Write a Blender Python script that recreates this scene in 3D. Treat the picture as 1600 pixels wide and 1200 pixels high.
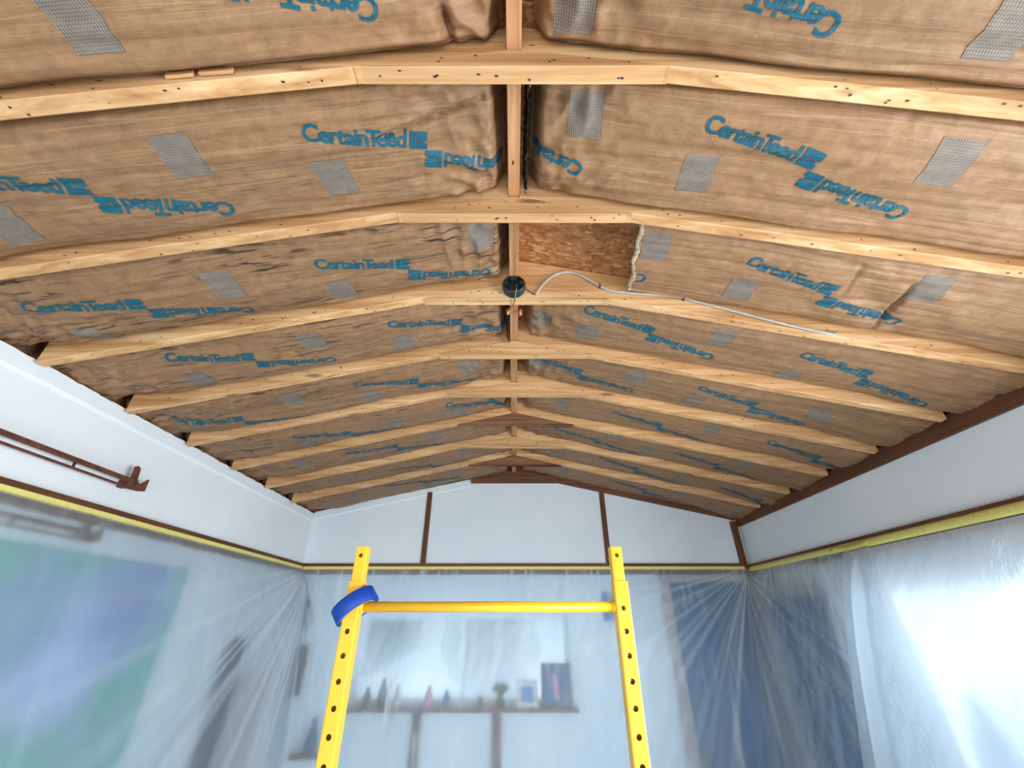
import bpy, bmesh, math, random
from mathutils import Vector, noise as mnoise

for o in list(bpy.data.objects):
    bpy.data.objects.remove(o, do_unlink=True)
sc = bpy.context.scene
COL = sc.collection
R = random.Random(7)

# ------------------------------------------------------------------ camera
ZC = 1.80                                   # camera height above the floor
F_PX, CX, CY = 644.0, 803.0, 600.0
PITCH = math.radians(30.21)
cam = bpy.data.cameras.new('camera')
cam.sensor_width = 36.0
cam.lens = F_PX / 1600 * 36
cam.shift_x = -(CX - 800) / 1600
cam.clip_start = 0.02
camo = bpy.data.objects.new('camera', cam)
camo.location = (0, 0, ZC)
camo.rotation_euler = (math.radians(90) + PITCH, 0, 0)
COL.objects.link(camo)
sc.camera = camo

# ------------------------------------------------------------------ world and daylight
w = bpy.data.worlds.new('world')
sc.world = w
w.use_nodes = True
bg = w.node_tree.nodes['Background']
bg.inputs[0].default_value = (0.72, 0.87, 1.0, 1)
bg.inputs[1].default_value = 1.15


def area(name, loc, rot, sx, sy, power, col=(1, 1, 1)):
    l = bpy.data.lights.new(name, 'AREA')
    l.shape = 'RECTANGLE'
    l.size, l.size_y = sx, sy
    l.energy = power
    l.color = col
    o = bpy.data.objects.new(name, l)
    o.location = loc
    o.rotation_euler = rot
    COL.objects.link(o)
    return o


D = math.radians
# daylight entering through the side window, an added unseen right window and the open doorway behind the camera
area('unseen_right_window_light', (2.10, 0.27, ZC - 0.33), (0, D(90), 0), 1.10, 1.66, 100, (0.93, 0.98, 1.0))  # added light in an unseen window, reaching the far bays
area('daylight_back_doorway', (0.0, -1.80, ZC - 0.75), (D(90), 0, 0), 2.5, 1.9, 36, (0.97, 0.99, 1.0))
area('daylight_side_window', (2.115, 2.02, ZC - 0.51), (0, D(90), 0), 1.36, 1.46, 12, (0.80, 0.92, 1.0))

vs = sc.view_settings
vs.view_transform = 'Standard'
vs.look = 'None'
vs.gamma = 1.0
vs.use_curve_mapping = False
vs.exposure = 0.43

# ------------------------------------------------------------------ pixel helpers
SP, CP = math.sin(PITCH), math.cos(PITCH)
SLOPE = 0.2225                              # rafter slope
CA = math.cos(math.atan(SLOPE))
RIDGE = 1.235                               # underside of rafters at the ridge, above camera


def ray(u, v):
    x = (u - CX) / F_PX
    y = (CY - v) / F_PX
    return Vector((x, CP - y * SP, SP + y * CP))


def on_roof(u, v, off=0.02):                # -> (a, y): signed slope distance from ridge, depth
    d = ray(u, v)
    s = -1 if u < CX else 1
    t = (RIDGE + off) / (d.z + SLOPE * s * d.x)
    return d.x * t / CA, d.y * t


def on_y(u, v, y):
    d = ray(u, v)
    d = d * (y / d.y)
    return Vector((d.x, d.y, d.z + ZC))


# ------------------------------------------------------------------ material helpers
def srgb(r, g, b):
    f = lambda c: (c / 255 / 12.92) if c <= 10 else ((c / 255 + 0.055) / 1.055) ** 2.4
    return (f(r), f(g), f(b), 1)


class NT:
    def __init__(self, name):
        self.m = bpy.data.materials.new(name)
        self.m.use_nodes = True
        self.t = self.m.node_tree
        self.b = self.t.nodes['Principled BSDF']
        self.out = self.t.nodes['Material Output']

    def n(self, typ, **kw):
        nd = self.t.nodes.new(typ)
        for k, v in kw.items():
            if hasattr(nd, k):
                setattr(nd, k, v)
            else:
                nd.inputs[k].default_value = v
        return nd

    def l(self, a, b):
        self.t.links.new(a, b)

    def coord(self, kind='Object', scale=(1, 1, 1), rand=0.0):
        tc = self.n('ShaderNodeTexCoord')
        mp = self.n('ShaderNodeMapping')
        mp.inputs['Scale'].default_value = scale
        self.l(tc.outputs[kind], mp.inputs['Vector'])
        if rand:
            oi = self.n('ShaderNodeObjectInfo')
            mu = self.n('ShaderNodeMath', operation='MULTIPLY')
            mu.inputs[1].default_value = rand
            self.l(oi.outputs['Random'], mu.inputs[0])
            self.l(mu.outputs[0], mp.inputs['Location'])
        return mp.outputs[0]

    def noise(self, vec, scale=1.0, detail=4, rough=0.55, dist=0.0):
        nd = self.n('ShaderNodeTexNoise')
        nd.inputs['Scale'].default_value = scale
        nd.inputs['Detail'].default_value = detail
        nd.inputs['Roughness'].default_value = rough
        nd.inputs['Distortion'].default_value = dist
        self.l(vec, nd.inputs['Vector'])
        return nd.outputs['Fac']

    def ramp(self, fac, stops, interp='LINEAR'):
        nd = self.n('ShaderNodeValToRGB')
        cr = nd.color_ramp
        cr.interpolation = interp
        while len(cr.elements) < len(stops):
            cr.elements.new(0.5)
        for e, (p, c) in zip(cr.elements, stops):
            e.position = p
            e.color = c if len(c) == 4 else (*c, 1)
        self.l(fac, nd.inputs[0])
        return nd.outputs[0]

    def mix(self, fac, a, b, mode='MIX'):
        nd = self.n('ShaderNodeMix', data_type='RGBA', blend_type=mode)
        for sock, val in ((nd.inputs[0], fac), (nd.inputs[6], a), (nd.inputs[7], b)):
            if isinstance(val, (int, float, tuple)):
                sock.default_value = val
            else:
                self.l(val, sock)
        return nd.outputs[2]

    def math(self, op, a, b=0.0):
        nd = self.n('ShaderNodeMath', operation=op)
        for sock, val in ((nd.inputs[0], a), (nd.inputs[1], b)):
            if isinstance(val, (int, float)):
                sock.default_value = val
            else:
                self.l(val, sock)
        return nd.outputs[0]

    def bump(self, h, strength=0.2, dist=0.01):
        nd = self.n('ShaderNodeBump')
        nd.inputs['Strength'].default_value = strength
        nd.inputs['Distance'].default_value = dist
        self.l(h, nd.inputs['Height'])
        self.l(nd.outputs[0], self.b.inputs['Normal'])

    def base(self, c):
        if isinstance(c, tuple):
            self.b.inputs['Base Color'].default_value = c
        else:
            self.l(c, self.b.inputs['Base Color'])

    def rough(self, r, spec=None):
        self.b.inputs['Roughness'].default_value = r
        if spec is not None:
            self.b.inputs['Specular IOR Level'].default_value = spec


BLACK = (0, 0, 0, 1)
WHITE = (1, 1, 1, 1)


def wood(name, dark, mid, light, axis='X', nails=True, rough=0.65):
    k = NT(name)
    st = {'X': (1.3, 34, 34), 'Y': (34, 1.3, 34), 'Z': (34, 34, 1.3)}[axis]
    lo = {'X': (2.0, 9, 9), 'Y': (9, 2.0, 9), 'Z': (9, 9, 2.0)}[axis]
    v = k.coord('Object', st, 37)
    g = k.noise(v, 1.0, 5, 0.6, 0.6)
    c = k.ramp(g, [(0.28, dark), (0.5, mid), (0.72, light)])
    v2 = k.coord('Object', lo, 19)
    blot = k.noise(v2, 1.0, 3, 0.5)
    c = k.mix(k.ramp(blot, [(0.35, BLACK), (0.7, (0.55, 0.55, 0.55, 1))]), c, tuple(dark))
    kn = k.n('ShaderNodeTexVoronoi')
    k.l(k.coord('Object', lo, 53), kn.inputs['Vector'])
    kn.inputs['Scale'].default_value = 1.1
    knot = k.ramp(kn.outputs['Distance'], [(0.05, WHITE), (0.13, BLACK)])
    c = k.mix(k.math('MULTIPLY', knot, 0.75), c, (dark[0] * 0.35, dark[1] * 0.3, dark[2] * 0.3, 1))
    if nails:
        vo = k.n('ShaderNodeTexVoronoi')
        k.l(k.coord('Object', (9, 26, 26) if axis == 'X' else (26, 9, 26), 71), vo.inputs['Vector'])
        vo.inputs['Scale'].default_value = 1.0
        dot = k.ramp(vo.outputs['Distance'], [(0.055, WHITE), (0.09, BLACK)])
        sep = k.n('ShaderNodeSeparateColor')
        k.l(vo.outputs['Color'], sep.inputs[0])
        keep = k.math('GREATER_THAN', sep.outputs[0], 0.72)
        c = k.mix(k.math('MULTIPLY', dot, keep), c, (0.02, 0.012, 0.008, 1))
    k.base(c)
    k.bump(g, 0.25, 0.004)
    k.rough(rough, 0.3)
    return k.m


M = {}
M['pine'] = wood('pine_wood', srgb(166, 118, 74), srgb(212, 166, 116), srgb(236, 200, 154))
M['pine_ridge'] = wood('pine_ridge_wood', srgb(150, 102, 68), srgb(192, 142, 100), srgb(214, 168, 126), 'Y')
M['pine_dark'] = wood('weathered_wood', srgb(96, 62, 44), srgb(134, 92, 66), srgb(160, 114, 84))
M['brown'] = wood('brown_stained_trim', srgb(76, 46, 28), srgb(102, 64, 40), srgb(122, 80, 52), 'Y', False)
M['brown_x'] = wood('brown_stained_board', srgb(82, 48, 32), srgb(112, 70, 48), srgb(136, 88, 62), 'X', True)
M['brown_z'] = wood('brown_stained_batten', srgb(78, 46, 28), srgb(104, 66, 42), srgb(124, 82, 54), 'Z', False)


def paint(name, col, col2, bump=0.15, scale=120, rough=0.7):
    k = NT(name)
    v = k.coord('Object')
    big = k.noise(v, 1.7, 3, 0.5)
    k.base(k.mix(k.ramp(big, [(0.35, BLACK), (0.7, WHITE)]), col, col2))
    k.bump(k.noise(v, scale, 3, 0.6), bump, 0.004)
    k.rough(rough, 0.25)
    return k.m


M['white'] = paint('white_wall_paint', srgb(230, 235, 239), srgb(222, 229, 234), 0.35, 110)
M['white_far'] = paint('white_gable_paint', srgb(226, 233, 238), srgb(217, 226, 233), 0.1, 70)
M['floor'] = paint('pale_floor', srgb(205, 205, 205), srgb(185, 187, 190), 0.2, 20)
M['grey_trim'] = paint('greyish_door_trim', srgb(190, 178, 172), srgb(175, 164, 160), 0.1, 40)
M['navy'] = paint('dark_blue_door_paint', srgb(0, 104, 152), srgb(0, 84, 132), 0.1, 30, 0.5)
M['dark'] = paint('charcoal_plastic', srgb(38, 44, 52), srgb(30, 36, 44), 0.1, 60, 0.5)
M['teal'] = paint('dark_teal_glaze', srgb(16, 80, 108), srgb(10, 60, 90), 0.05, 20, 0.3)
M['pink'] = paint('pink_glaze', srgb(214, 150, 168), srgb(200, 130, 150), 0.05, 20, 0.5)
M['leaf'] = paint('dark_leaf', srgb(34, 66, 62), srgb(24, 50, 50), 0.2, 30, 0.6)
M['tree'] = paint('tree_foliage', srgb(70, 104, 108), srgb(48, 82, 92), 0.6, 12, 0.8)
M['blue_print'] = paint('blue_picture', srgb(66, 128, 190), srgb(50, 110, 176), 0.02, 20, 0.6)
M['pale'] = paint('pale_board', srgb(214, 206, 198), srgb(200, 194, 190), 0.1, 20, 0.8)
M['curtain'] = paint('steel_blue_cloth', srgb(92, 158, 206), srgb(58, 130, 186), 0.3, 40, 0.9)


def tex_cloth():
    k = NT('green_lilac_cloth')
    v = k.coord('Object', (1, 1, 1))
    a = k.noise(v, 2.4, 2, 0.4, 0.4)
    c = k.ramp(a, [(0.36, srgb(60, 176, 140)), (0.5, srgb(92, 184, 170)), (0.64, srgb(130, 190, 196))])
    for y_, z_, rad, col in ((1.95, -0.10, 0.30, srgb(186, 198, 242)), (2.16, 0.10, 0.24, srgb(126, 156, 206)), (1.70, 0.02, 0.2, srgb(120, 168, 200))):
        d = k.n('ShaderNodeVectorMath', operation='DISTANCE')
        k.l(v, d.inputs[0])
        d.inputs[1].default_value = (XL_WALL, y_, z_ + ZC)
        dd = k.math('ADD', d.outputs['Value'], k.math('MULTIPLY', k.noise(v, 5.0, 2, 0.5), 0.2))
        c = k.mix(k.ramp(dd, [(rad * 0.55 + 0.1, WHITE), (rad + 0.14, BLACK)]), c, col)
    k.base(c)
    k.rough(0.9)
    return k.m


XL_WALL = -1.79
M['cloth'] = tex_cloth()


def kraft():
    k = NT('kraft_paper')
    uv = k.coord('UV', (1, 1, 1), 23)
    fine = k.noise(k.coord('UV', (4, 75, 1), 23), 1.0, 5, 0.65, 0.3)
    mott = k.noise(uv, 26, 6, 0.72, 0.3)
    c = k.ramp(mott, [(0.25, srgb(122, 90, 64)), (0.5, srgb(142, 107, 76)), (0.78, srgb(162, 126, 91))])
    c = k.mix(k.ramp(fine, [(0.25, (0.6, 0.6, 0.6, 1)), (0.46, BLACK)]), c, srgb(106, 80, 58))
    c = k.mix(k.ramp(fine, [(0.6, BLACK), (0.82, (0.5, 0.5, 0.5, 1))]), c, srgb(176, 146, 112))
    # long pale crease lines along the batt
    cre = k.noise(k.coord('UV', (0.8, 28, 1), 11), 1.0, 2, 0.4, 0.2)
    cr = k.ramp(cre, [(0.485, BLACK), (0.5, WHITE), (0.515, BLACK)])
    c = k.mix(k.math('MULTIPLY', cr, 0.3), c, srgb(190, 158, 120))
    # mildew streaks, only on the stained batts
    at = k.n('ShaderNodeAttribute', attribute_type='OBJECT', attribute_name='mildew')
    mil = k.noise(k.coord('UV', (9, 95, 1), 5), 1.0, 4, 0.6, 0.4)
    area_m = k.noise(k.coord('UV', (2.2, 6, 1), 8), 1.0, 3, 0.6)
    mm = k.math('MULTIPLY', k.ramp(mil, [(0.54, BLACK), (0.62, WHITE)]), k.ramp(area_m, [(0.38, BLACK), (0.55, WHITE)]))
    c = k.mix(k.math('MULTIPLY', mm, at.outputs['Fac']), c, srgb(58, 42, 32))
    oi = k.n('ShaderNodeObjectInfo')
    hs = k.n('ShaderNodeHueSaturation')
    k.l(c, hs.inputs['Color'])
    k.l(k.math('ADD', k.math('MULTIPLY', oi.outputs['Random'], 0.14), 0.93), hs.inputs['Value'])
    k.base(hs.outputs[0])
    h = k.math('ADD', k.math('MULTIPLY', fine, 0.6), k.math('MULTIPLY', k.noise(uv, 40, 4, 0.6), 0.5))
    k.bump(h, 0.6, 0.006)
    k.rough(0.52, 0.35)
    return k.m


M['kraft'] = kraft()


def ink():
    k = NT('teal_print_ink')
    n = k.noise(k.coord('Object'), 60, 4, 0.7)
    k.base(k.mix(k.ramp(n, [(0.4, BLACK), (0.75, (0.55, 0.55, 0.55, 1))]), srgb(12, 84, 106), srgb(56, 98, 102)))
    k.rough(0.55, 0.3)
    return k.m


M['ink'] = ink()


def stamp():
    k = NT('grey_lined_print')
    uv = k.n('ShaderNodeTexCoord').outputs['UV']
    sep = k.n('ShaderNodeSeparateXYZ')
    k.l(uv, sep.inputs[0])
    sx = k.math('FRACT', k.math('MULTIPLY', sep.outputs[0], 16.0))
    sy = k.math('FRACT', k.math('MULTIPLY', sep.outputs[1], 18.0))
    lx = k.math('GREATER_THAN', sx, 0.5)
    ly = k.math('GREATER_THAN', sy, 0.72)
    g = k.math('MAXIMUM', k.math('MULTIPLY', lx, 0.8), k.math('MULTIPLY', ly, 0.7))
    n = k.noise(k.coord('Object'), 45, 4, 0.6)
    k.base(k.mix(k.math('MULTIPLY', g, k.ramp(n, [(0.3, (0.6, 0.6, 0.6, 1)), (0.6, WHITE)])), srgb(146, 130, 114), srgb(72, 72, 76)))
    k.rough(0.6, 0.3)
    return k.m


M['stamp'] = stamp()


def osb():
    k = NT('strand_board')
    base = None
    v = k.coord('Object', (42, 85, 20))
    wob = k.n('ShaderNodeTexNoise')
    wob.inputs['Scale'].default_value = 0.5
    k.l(v, wob.inputs['Vector'])
    vv = k.mix(1.0, v, k.mix(1.0, wob.outputs['Color'], (3.2, 3.2, 3.2, 1), 'MULTIPLY'), 'ADD')
    vo = k.n('ShaderNodeTexVoronoi')
    vo.inputs['Scale'].default_value = 1
    k.l(vv, vo.inputs['Vector'])
    sep = k.n('ShaderNodeSeparateColor')
    k.l(vo.outputs['Color'], sep.inputs[0])
    c = k.ramp(sep.outputs[0], [(0.0, srgb(136, 88, 52)), (0.45, srgb(164, 112, 68)), (0.8, srgb(180, 130, 84)), (1.0, srgb(206, 164, 116))])
    n = k.noise(k.coord('Object'), 6, 4, 0.6)
    c = k.mix(k.ramp(n, [(0.45, BLACK), (0.75, (0.5, 0.5, 0.5, 1))]), c, srgb(120, 66, 30))
    k.base(c)
    k.bump(sep.outputs[1], 0.3, 0.003)
    k.rough(0.6, 0.3)
    return k.m


M['osb'] = osb()


def plain(name, col, rough=0.5, metal=0.0, spec=0.5, nscale=25, var=0.12, bump=0.0):
    k = NT(name)
    n = k.noise(k.coord('Object'), nscale, 4, 0.6)
    d = tuple(c * (1 - var * 2.2) for c in col[:3]) + (1,)
    k.base(k.mix(k.ramp(n, [(0.35, WHITE), (0.65, BLACK)]), col, d))
    if bump:
        k.bump(n, bump, 0.003)
    k.rough(rough, spec)
    k.b.inputs['Metallic'].default_value = metal
    return k.m


M['yellow'] = plain('yellow_enamel', srgb(244, 188, 40), 0.32, 0, 0.5, 9, 0.05)
M['tape'] = plain('yellow_masking_tape', srgb(230, 220, 130), 0.7, 0, 0.2, 60, 0.05)
M['blue_tape'] = plain('blue_painters_tape', srgb(6, 62, 158), 0.45, 0, 0.4, 40, 0.05)
M['card'] = plain('tape_core_card', srgb(196, 200, 204), 0.8, 0, 0.2)
M['rust'] = plain('rusted_metal', srgb(112, 66, 50), 0.6, 0.1, 0.4, 40, 0.25, 0.3)
M['boxblack'] = plain('black_green_box_plastic', srgb(34, 48, 48), 0.4, 0, 0.5, 50, 0.2)
M['cable'] = plain('grey_cable_sheath', srgb(176, 172, 164), 0.5, 0, 0.4)
M['wirecu'] = plain('bare_wire', srgb(150, 140, 96), 0.4, 0.3)
M['nut'] = plain('orange_wire_nut', srgb(240, 150, 110), 0.5)
M['foil'] = plain('black_crumpled_film', srgb(26, 30, 36), 0.16, 0, 0.8, 30, 0.2)
M['fibre'] = plain('torn_paper_fibre', srgb(222, 205, 178), 0.95, 0, 0.1, 120, 0.2, 0.5)
M['rubber'] = plain('black_rubber', srgb(30, 30, 30), 0.7)


def glass():
    k = NT('window_glass')
    tr = k.n('ShaderNodeBsdfTransparent')
    gl = k.n('ShaderNodeBsdfGlossy')
    gl.inputs['Roughness'].default_value = 0.03
    mx = k.n('ShaderNodeMixShader')
    mx.inputs[0].default_value = 0.07
    k.l(tr.outputs[0], mx.inputs[1])
    k.l(gl.outputs[0], mx.inputs[2])
    k.l(mx.outputs[0], k.out.inputs['Surface'])
    return k.m


M['glass'] = glass()


def film():
    k = NT('translucent_plastic_film')
    v = k.coord('Object')
    n1 = k.noise(v, 14, 5, 0.6, 1.2)
    n2 = k.noise(k.coord('Object', (6, 6, 1.1)), 1.6, 4, 0.6, 0.8)
    bp = k.n('ShaderNodeBump')
    bp.inputs['Strength'].default_value = 0.35
    bp.inputs['Distance'].default_value = 0.012
    k.l(k.math('ADD', k.math('MULTIPLY', n1, 0.35), n2), bp.inputs['Height'])
    rf = k.n('ShaderNodeBsdfRefraction')
    rf.inputs['Color'].default_value = (0.86, 0.94, 1.0, 1)
    rf.inputs['Roughness'].default_value = 0.85
    rf.inputs['IOR'].default_value = 1.22
    tp = k.n('ShaderNodeBsdfTransparent')
    tp.inputs['Color'].default_value = (0.92, 0.97, 1.0, 1)
    m1 = k.n('ShaderNodeMixShader')
    m1.inputs[0].default_value = 0.10
    k.l(rf.outputs[0], m1.inputs[1])
    k.l(tp.outputs[0], m1.inputs[2])
    df = k.n('ShaderNodeBsdfDiffuse')
    df.inputs['Color'].default_value = (0.86, 0.94, 1.0, 1)
    tl = k.n('ShaderNodeBsdfTranslucent')
    tl.inputs['Color'].default_value = (0.82, 0.92, 1.0, 1)
    m2 = k.n('ShaderNodeMixShader')
    m2.inputs[0].default_value = 0.45
    k.l(df.outputs[0], m2.inputs[1])
    k.l(tl.outputs[0], m2.inputs[2])
    m3 = k.n('ShaderNodeMixShader')
    at = k.n('ShaderNodeAttribute', attribute_name='fold')
    k.l(k.math('ADD', k.math('MULTIPLY', at.outputs['Fac'], 0.55), 0.30), m3.inputs[0])
    k.l(m1.outputs[0], m3.inputs[1])
    k.l(m2.outputs[0], m3.inputs[2])
    gl = k.n('ShaderNodeBsdfGlossy')
    gl.inputs['Roughness'].default_value = 0.24
    fr = k.n('ShaderNodeFresnel')
    fr.inputs['IOR'].default_value = 1.45
    m4 = k.n('ShaderNodeMixShader')
    k.l(k.math('ADD', k.math('MULTIPLY', fr.outputs[0], 0.28), 0.01), m4.inputs[0])
    k.l(m3.outputs[0], m4.inputs[1])
    k.l(gl.outputs[0], m4.inputs[2])
    for nd in (rf, df, tl, gl, fr):
        k.l(bp.outputs[0], nd.inputs['Normal'])
    k.l(m4.outputs[0], k.out.inputs['Surface'])
    return k.m


M['film'] = film()


# ------------------------------------------------------------------ object helpers
def tag(o, label=None, cat=None, group=None, kind=None):
    if label:
        o['label'] = label
    if cat:
        o['category'] = cat
    if group:
        o['group'] = group
    if kind:
        o['kind'] = kind
    return o


def empty(name, loc):
    o = bpy.data.objects.new(name, None)
    o.location = loc
    o.empty_display_size = 0.05
    COL.objects.link(o)
    return o


def put(name, me, mat, parent=None, smooth=False):
    me.materials.append(M[mat])
    if smooth:
        for p in me.polygons:
            p.use_smooth = True
    o = bpy.data.objects.new(name, me)
    COL.objects.link(o)
    if parent is not None:
        o.parent = parent
        o.matrix_parent_inverse = parent.matrix_basis.inverted()
    return o


def from_py(name, verts, faces, mat, parent=None, smooth=False, uvs=None):
    me = bpy.data.meshes.new(name)
    me.from_pydata([tuple(v) for v in verts], [], faces)
    if uvs is not None:
        ul = me.uv_layers.new(name='UVMap')
        for lp in me.loops:
            ul.data[lp.index].uv = uvs[lp.vertex_index]
    me.update()
    return put(name, me, mat, parent, smooth)


def from_bm(name, bm, mat, parent=None, smooth=False):
    bmesh.ops.recalc_face_normals(bm, faces=bm.faces)
    me = bpy.data.meshes.new(name)
    bm.to_mesh(me)
    bm.free()
    return put(name, me, mat, parent, smooth)


def bm_box(bm, x0, x1, y0, y1, z0, z1, bev=0.0):
    vs_ = [bm.verts.new(p) for p in ((x0, y0, z0), (x1, y0, z0), (x1, y1, z0), (x0, y1, z0),
                                     (x0, y0, z1), (x1, y0, z1), (x1, y1, z1), (x0, y1, z1))]
    fs = [bm.faces.new([vs_[i] for i in f]) for f in
          ((3, 2, 1, 0), (4, 5, 6, 7), (0, 1, 5, 4), (1, 2, 6, 5), (2, 3, 7, 6), (3, 0, 4, 7))]
    if bev:
        ed = list({e for f in fs for e in f.edges})
        bmesh.ops.bevel(bm, geom=ed, offset=bev, segments=2, affect='EDGES', profile=0.6)
    return vs_


def box(name, x0, x1, y0, y1, z0, z1, mat, parent=None, bev=0.0):
    bm = bmesh.new()
    bm_box(bm, x0, x1, y0, y1, z0, z1, bev)
    return from_bm(name, bm, mat, parent)


def tube(name, pts, rad, mat, parent=None, seg=10, caps=True):
    pts = [Vector(p) for p in pts]
    rads = rad if isinstance(rad, (list, tuple)) else [rad] * len(pts)
    verts, faces = [], []
    up = Vector((0.13, 0.21, 1)).normalized()
    for i, p in enumerate(pts):
        t = (pts[min(i + 1, len(pts) - 1)] - pts[max(i - 1, 0)]).normalized()
        a = t.cross(up)
        if a.length < 1e-4:
            a = t.cross(Vector((1, 0, 0)))
        a.normalize()
        b = t.cross(a)
        for j in range(seg):
            an = 2 * math.pi * j / seg
            verts.append(p + (a * math.cos(an) + b * math.sin(an)) * rads[i])
    for i in range(len(pts) - 1):
        for j in range(seg):
            k2 = (j + 1) % seg
            faces.append((i * seg + j, i * seg + k2, (i + 1) * seg + k2, (i + 1) * seg + j))
    if caps:
        faces.append(tuple(range(seg))[::-1])
        faces.append(tuple(range((len(pts) - 1) * seg, len(pts) * seg)))
    return from_py(name, verts, faces, mat, parent, True)


def lathe(name, prof, centre, mat, parent=None, seg=24, axis='Z', smooth=True):
    verts, faces = [], []
    for r, h in prof:
        for j in range(seg):
            an = 2 * math.pi * j / seg
            x, y = r * math.cos(an), r * math.sin(an)
            p = {'Z': (x, y, h), 'Y': (x, h, y), 'X': (h, x, y)}[axis]
            verts.append(Vector(p) + Vector(centre))
    for i in range(len(prof) - 1):
        for j in range(seg):
            k2 = (j + 1) % seg
            faces.append((i * seg + j, i * seg + k2, (i + 1) * seg + k2, (i + 1) * seg + j))
    faces.append(tuple(range(seg)))
    faces.append(tuple(range((len(prof) - 1) * seg, len(prof) * seg)))
    bm = bmesh.new()
    bv = [bm.verts.new(v) for v in verts]
    for f in faces:
        bm.faces.new([bv[i] for i in f])
    return from_bm(name, bm, mat, parent, smooth)


def prism(name, poly, y0, y1, mat, parent=None, bev=0.0):
    """polygon in XZ extruded along Y"""
    bm = bmesh.new()
    a = [bm.verts.new((x, y0, z)) for x, z in poly]
    b = [bm.verts.new((x, y1, z)) for x, z in poly]
    n = len(poly)
    bm.faces.new(a)
    bm.faces.new(b[::-1])
    for i in range(n):
        bm.faces.new((a[i], b[i], b[(i + 1) % n], a[(i + 1) % n]))
    if bev:
        bmesh.ops.bevel(bm, geom=list(bm.edges), offset=bev, segments=1, affect='EDGES')
    return from_bm(name, bm, mat, parent)


def holed(bm, lo, hi, holes, axis, p0, p1):
    """solid slab with rectangular openings; plane coords (s, z); axis = normal axis"""
    ss = sorted({lo[0], hi[0], *[h[0] for h in holes], *[h[1] for h in holes]})
    zz = sorted({lo[1], hi[1], *[h[2] for h in holes], *[h[3] for h in holes]})
    for i in range(len(ss) - 1):
        for j in range(len(zz) - 1):
            cs, cz = (ss[i] + ss[i + 1]) / 2, (zz[j] + zz[j + 1]) / 2
            if any(h[0] < cs < h[1] and h[2] < cz < h[3] for h in holes):
                continue
            if axis == 'X':
                bm_box(bm, p0, p1, ss[i], ss[i + 1], zz[j], zz[j + 1])
            else:
                bm_box(bm, ss[i], ss[i + 1], p0, p1, zz[j], zz[j + 1])


def sstep(e0, e1, x):
    t = max(0.0, min(1.0, (x - e0) / (e1 - e0)))
    return t * t * (3 - 2 * t)


def nz(x, y, z=0.0):
    return mnoise.noise(Vector((x, y, z)))


# ------------------------------------------------------------------ setting
XL, XR, YE, YB = -1.80, 2.00, 3.81, -1.80
Z = lambda h: h + ZC                        # height above camera -> world
TAPE_T, TAPE_B = 0.421, 0.394

box('floor', XL - 0.12, XR + 0.12, YB - 0.12, YE + 0.12, -0.05, 0.0, 'floor')['kind'] = 'structure'

bm = bmesh.new()
holed(bm, (YB - 0.12, 0.0), (YE + 0.12, Z(0.852)), [], 'X', XL - 0.12, XL)
tag(from_bm('wall_left', bm, 'white'), kind='structure')
WIN_R1 = (-0.60, 1.12, Z(-0.90), Z(0.24))
WIN_R2 = (1.26, 2.78, Z(-1.22), Z(0.20))
bm = bmesh.new()
holed(bm, (YB - 0.12, 0.0), (YE + 0.12, Z(0.80)), [WIN_R1, WIN_R2], 'X', XR, XR + 0.12)
tag(from_bm('wall_right', bm, 'white'), kind='structure')
WIN_E = (-1.24, 0.44, Z(-0.53), Z(0.08))
bm = bmesh.new()
holed(bm, (XL, 0.0), (XR, Z(0.70)), [WIN_E], 'Y', YE, YE + 0.12)
wall_end = tag(from_bm('wall_end', bm, 'white_far'), kind='structure')
gz = lambda x: 1.268 - 0.2175 * abs(x)
prism('gable', [(XL, Z(0.70)), (XR, Z(0.70)), (XR, Z(gz(XR))), (0, Z(gz(0))), (XL, Z(gz(XL)))], YE, YE + 0.12, 'white_far', wall_end)
bm = bmesh.new()
holed(bm, (XL, 0.0), (XR, Z(0.80)), [(-1.25, 1.25, 0.05, Z(0.25))], 'Y', YB - 0.12, YB)
wall_back = tag(from_bm('wall_back', bm, 'white'), kind='structure')
prism('gable', [(XL, Z(0.80)), (XR, Z(0.80)), (XR, Z(gz(XR))), (0, Z(gz(0))), (XL, Z(gz(XL)))], YB - 0.12, YB, 'white', wall_back)

# roof deck of strand board, one slab per slope
DECK = 0.142
ceil = empty('ceiling', (0, 1.0, Z(RIDGE + DECK)))
ceil['kind'] = 'structure'
for s in (-1, 1):
    xe = 2.15 * s
    zt = lambda x: Z(RIDGE + DECK - SLOPE * abs(x))
    prism('roof_deck', [(0, zt(0)), (xe, zt(xe)), (xe, zt(xe) + 0.03), (0, zt(0) + 0.03)], YB - 0.12, YE + 0.12, 'osb', ceil)

# dark blocking added to keep sky light out at the eaves and gables
wl, wr = bpy.data.objects['wall_left'], bpy.data.objects['wall_right']
box('eave_light_block', XL - 0.12, XL - 0.07, YB - 0.12, YE + 0.12, Z(0.852), Z(0.99), 'pine_dark', wl)
box('eave_light_block', XR + 0.06, XR + 0.12, YB - 0.12, YE + 0.12, Z(0.80), Z(0.95), 'pine_dark', wr)
for wobj, y0_, y1_ in ((wall_end, YE + 0.02, YE + 0.12), (wall_back, YB - 0.12, YB - 0.02)):
    zd = lambda x: RIDGE + DECK - SLOPE * abs(x) + 0.002
    prism('gable_light_block', [(XL - 0.1, Z(zd(XL) - 0.14)), (0, Z(zd(0) - 0.12)), (XR + 0.1, Z(zd(XR) - 0.14)), (XR + 0.1, Z(zd(XR + 0.1))), (0, Z(zd(0))), (XL - 0.1, Z(zd(XL - 0.1)))], y0_, y1_, 'pine_dark', wobj)

# brown trims
tr = 0


def trim(o):
    o['kind'] = 'structure'
    return o


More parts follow.
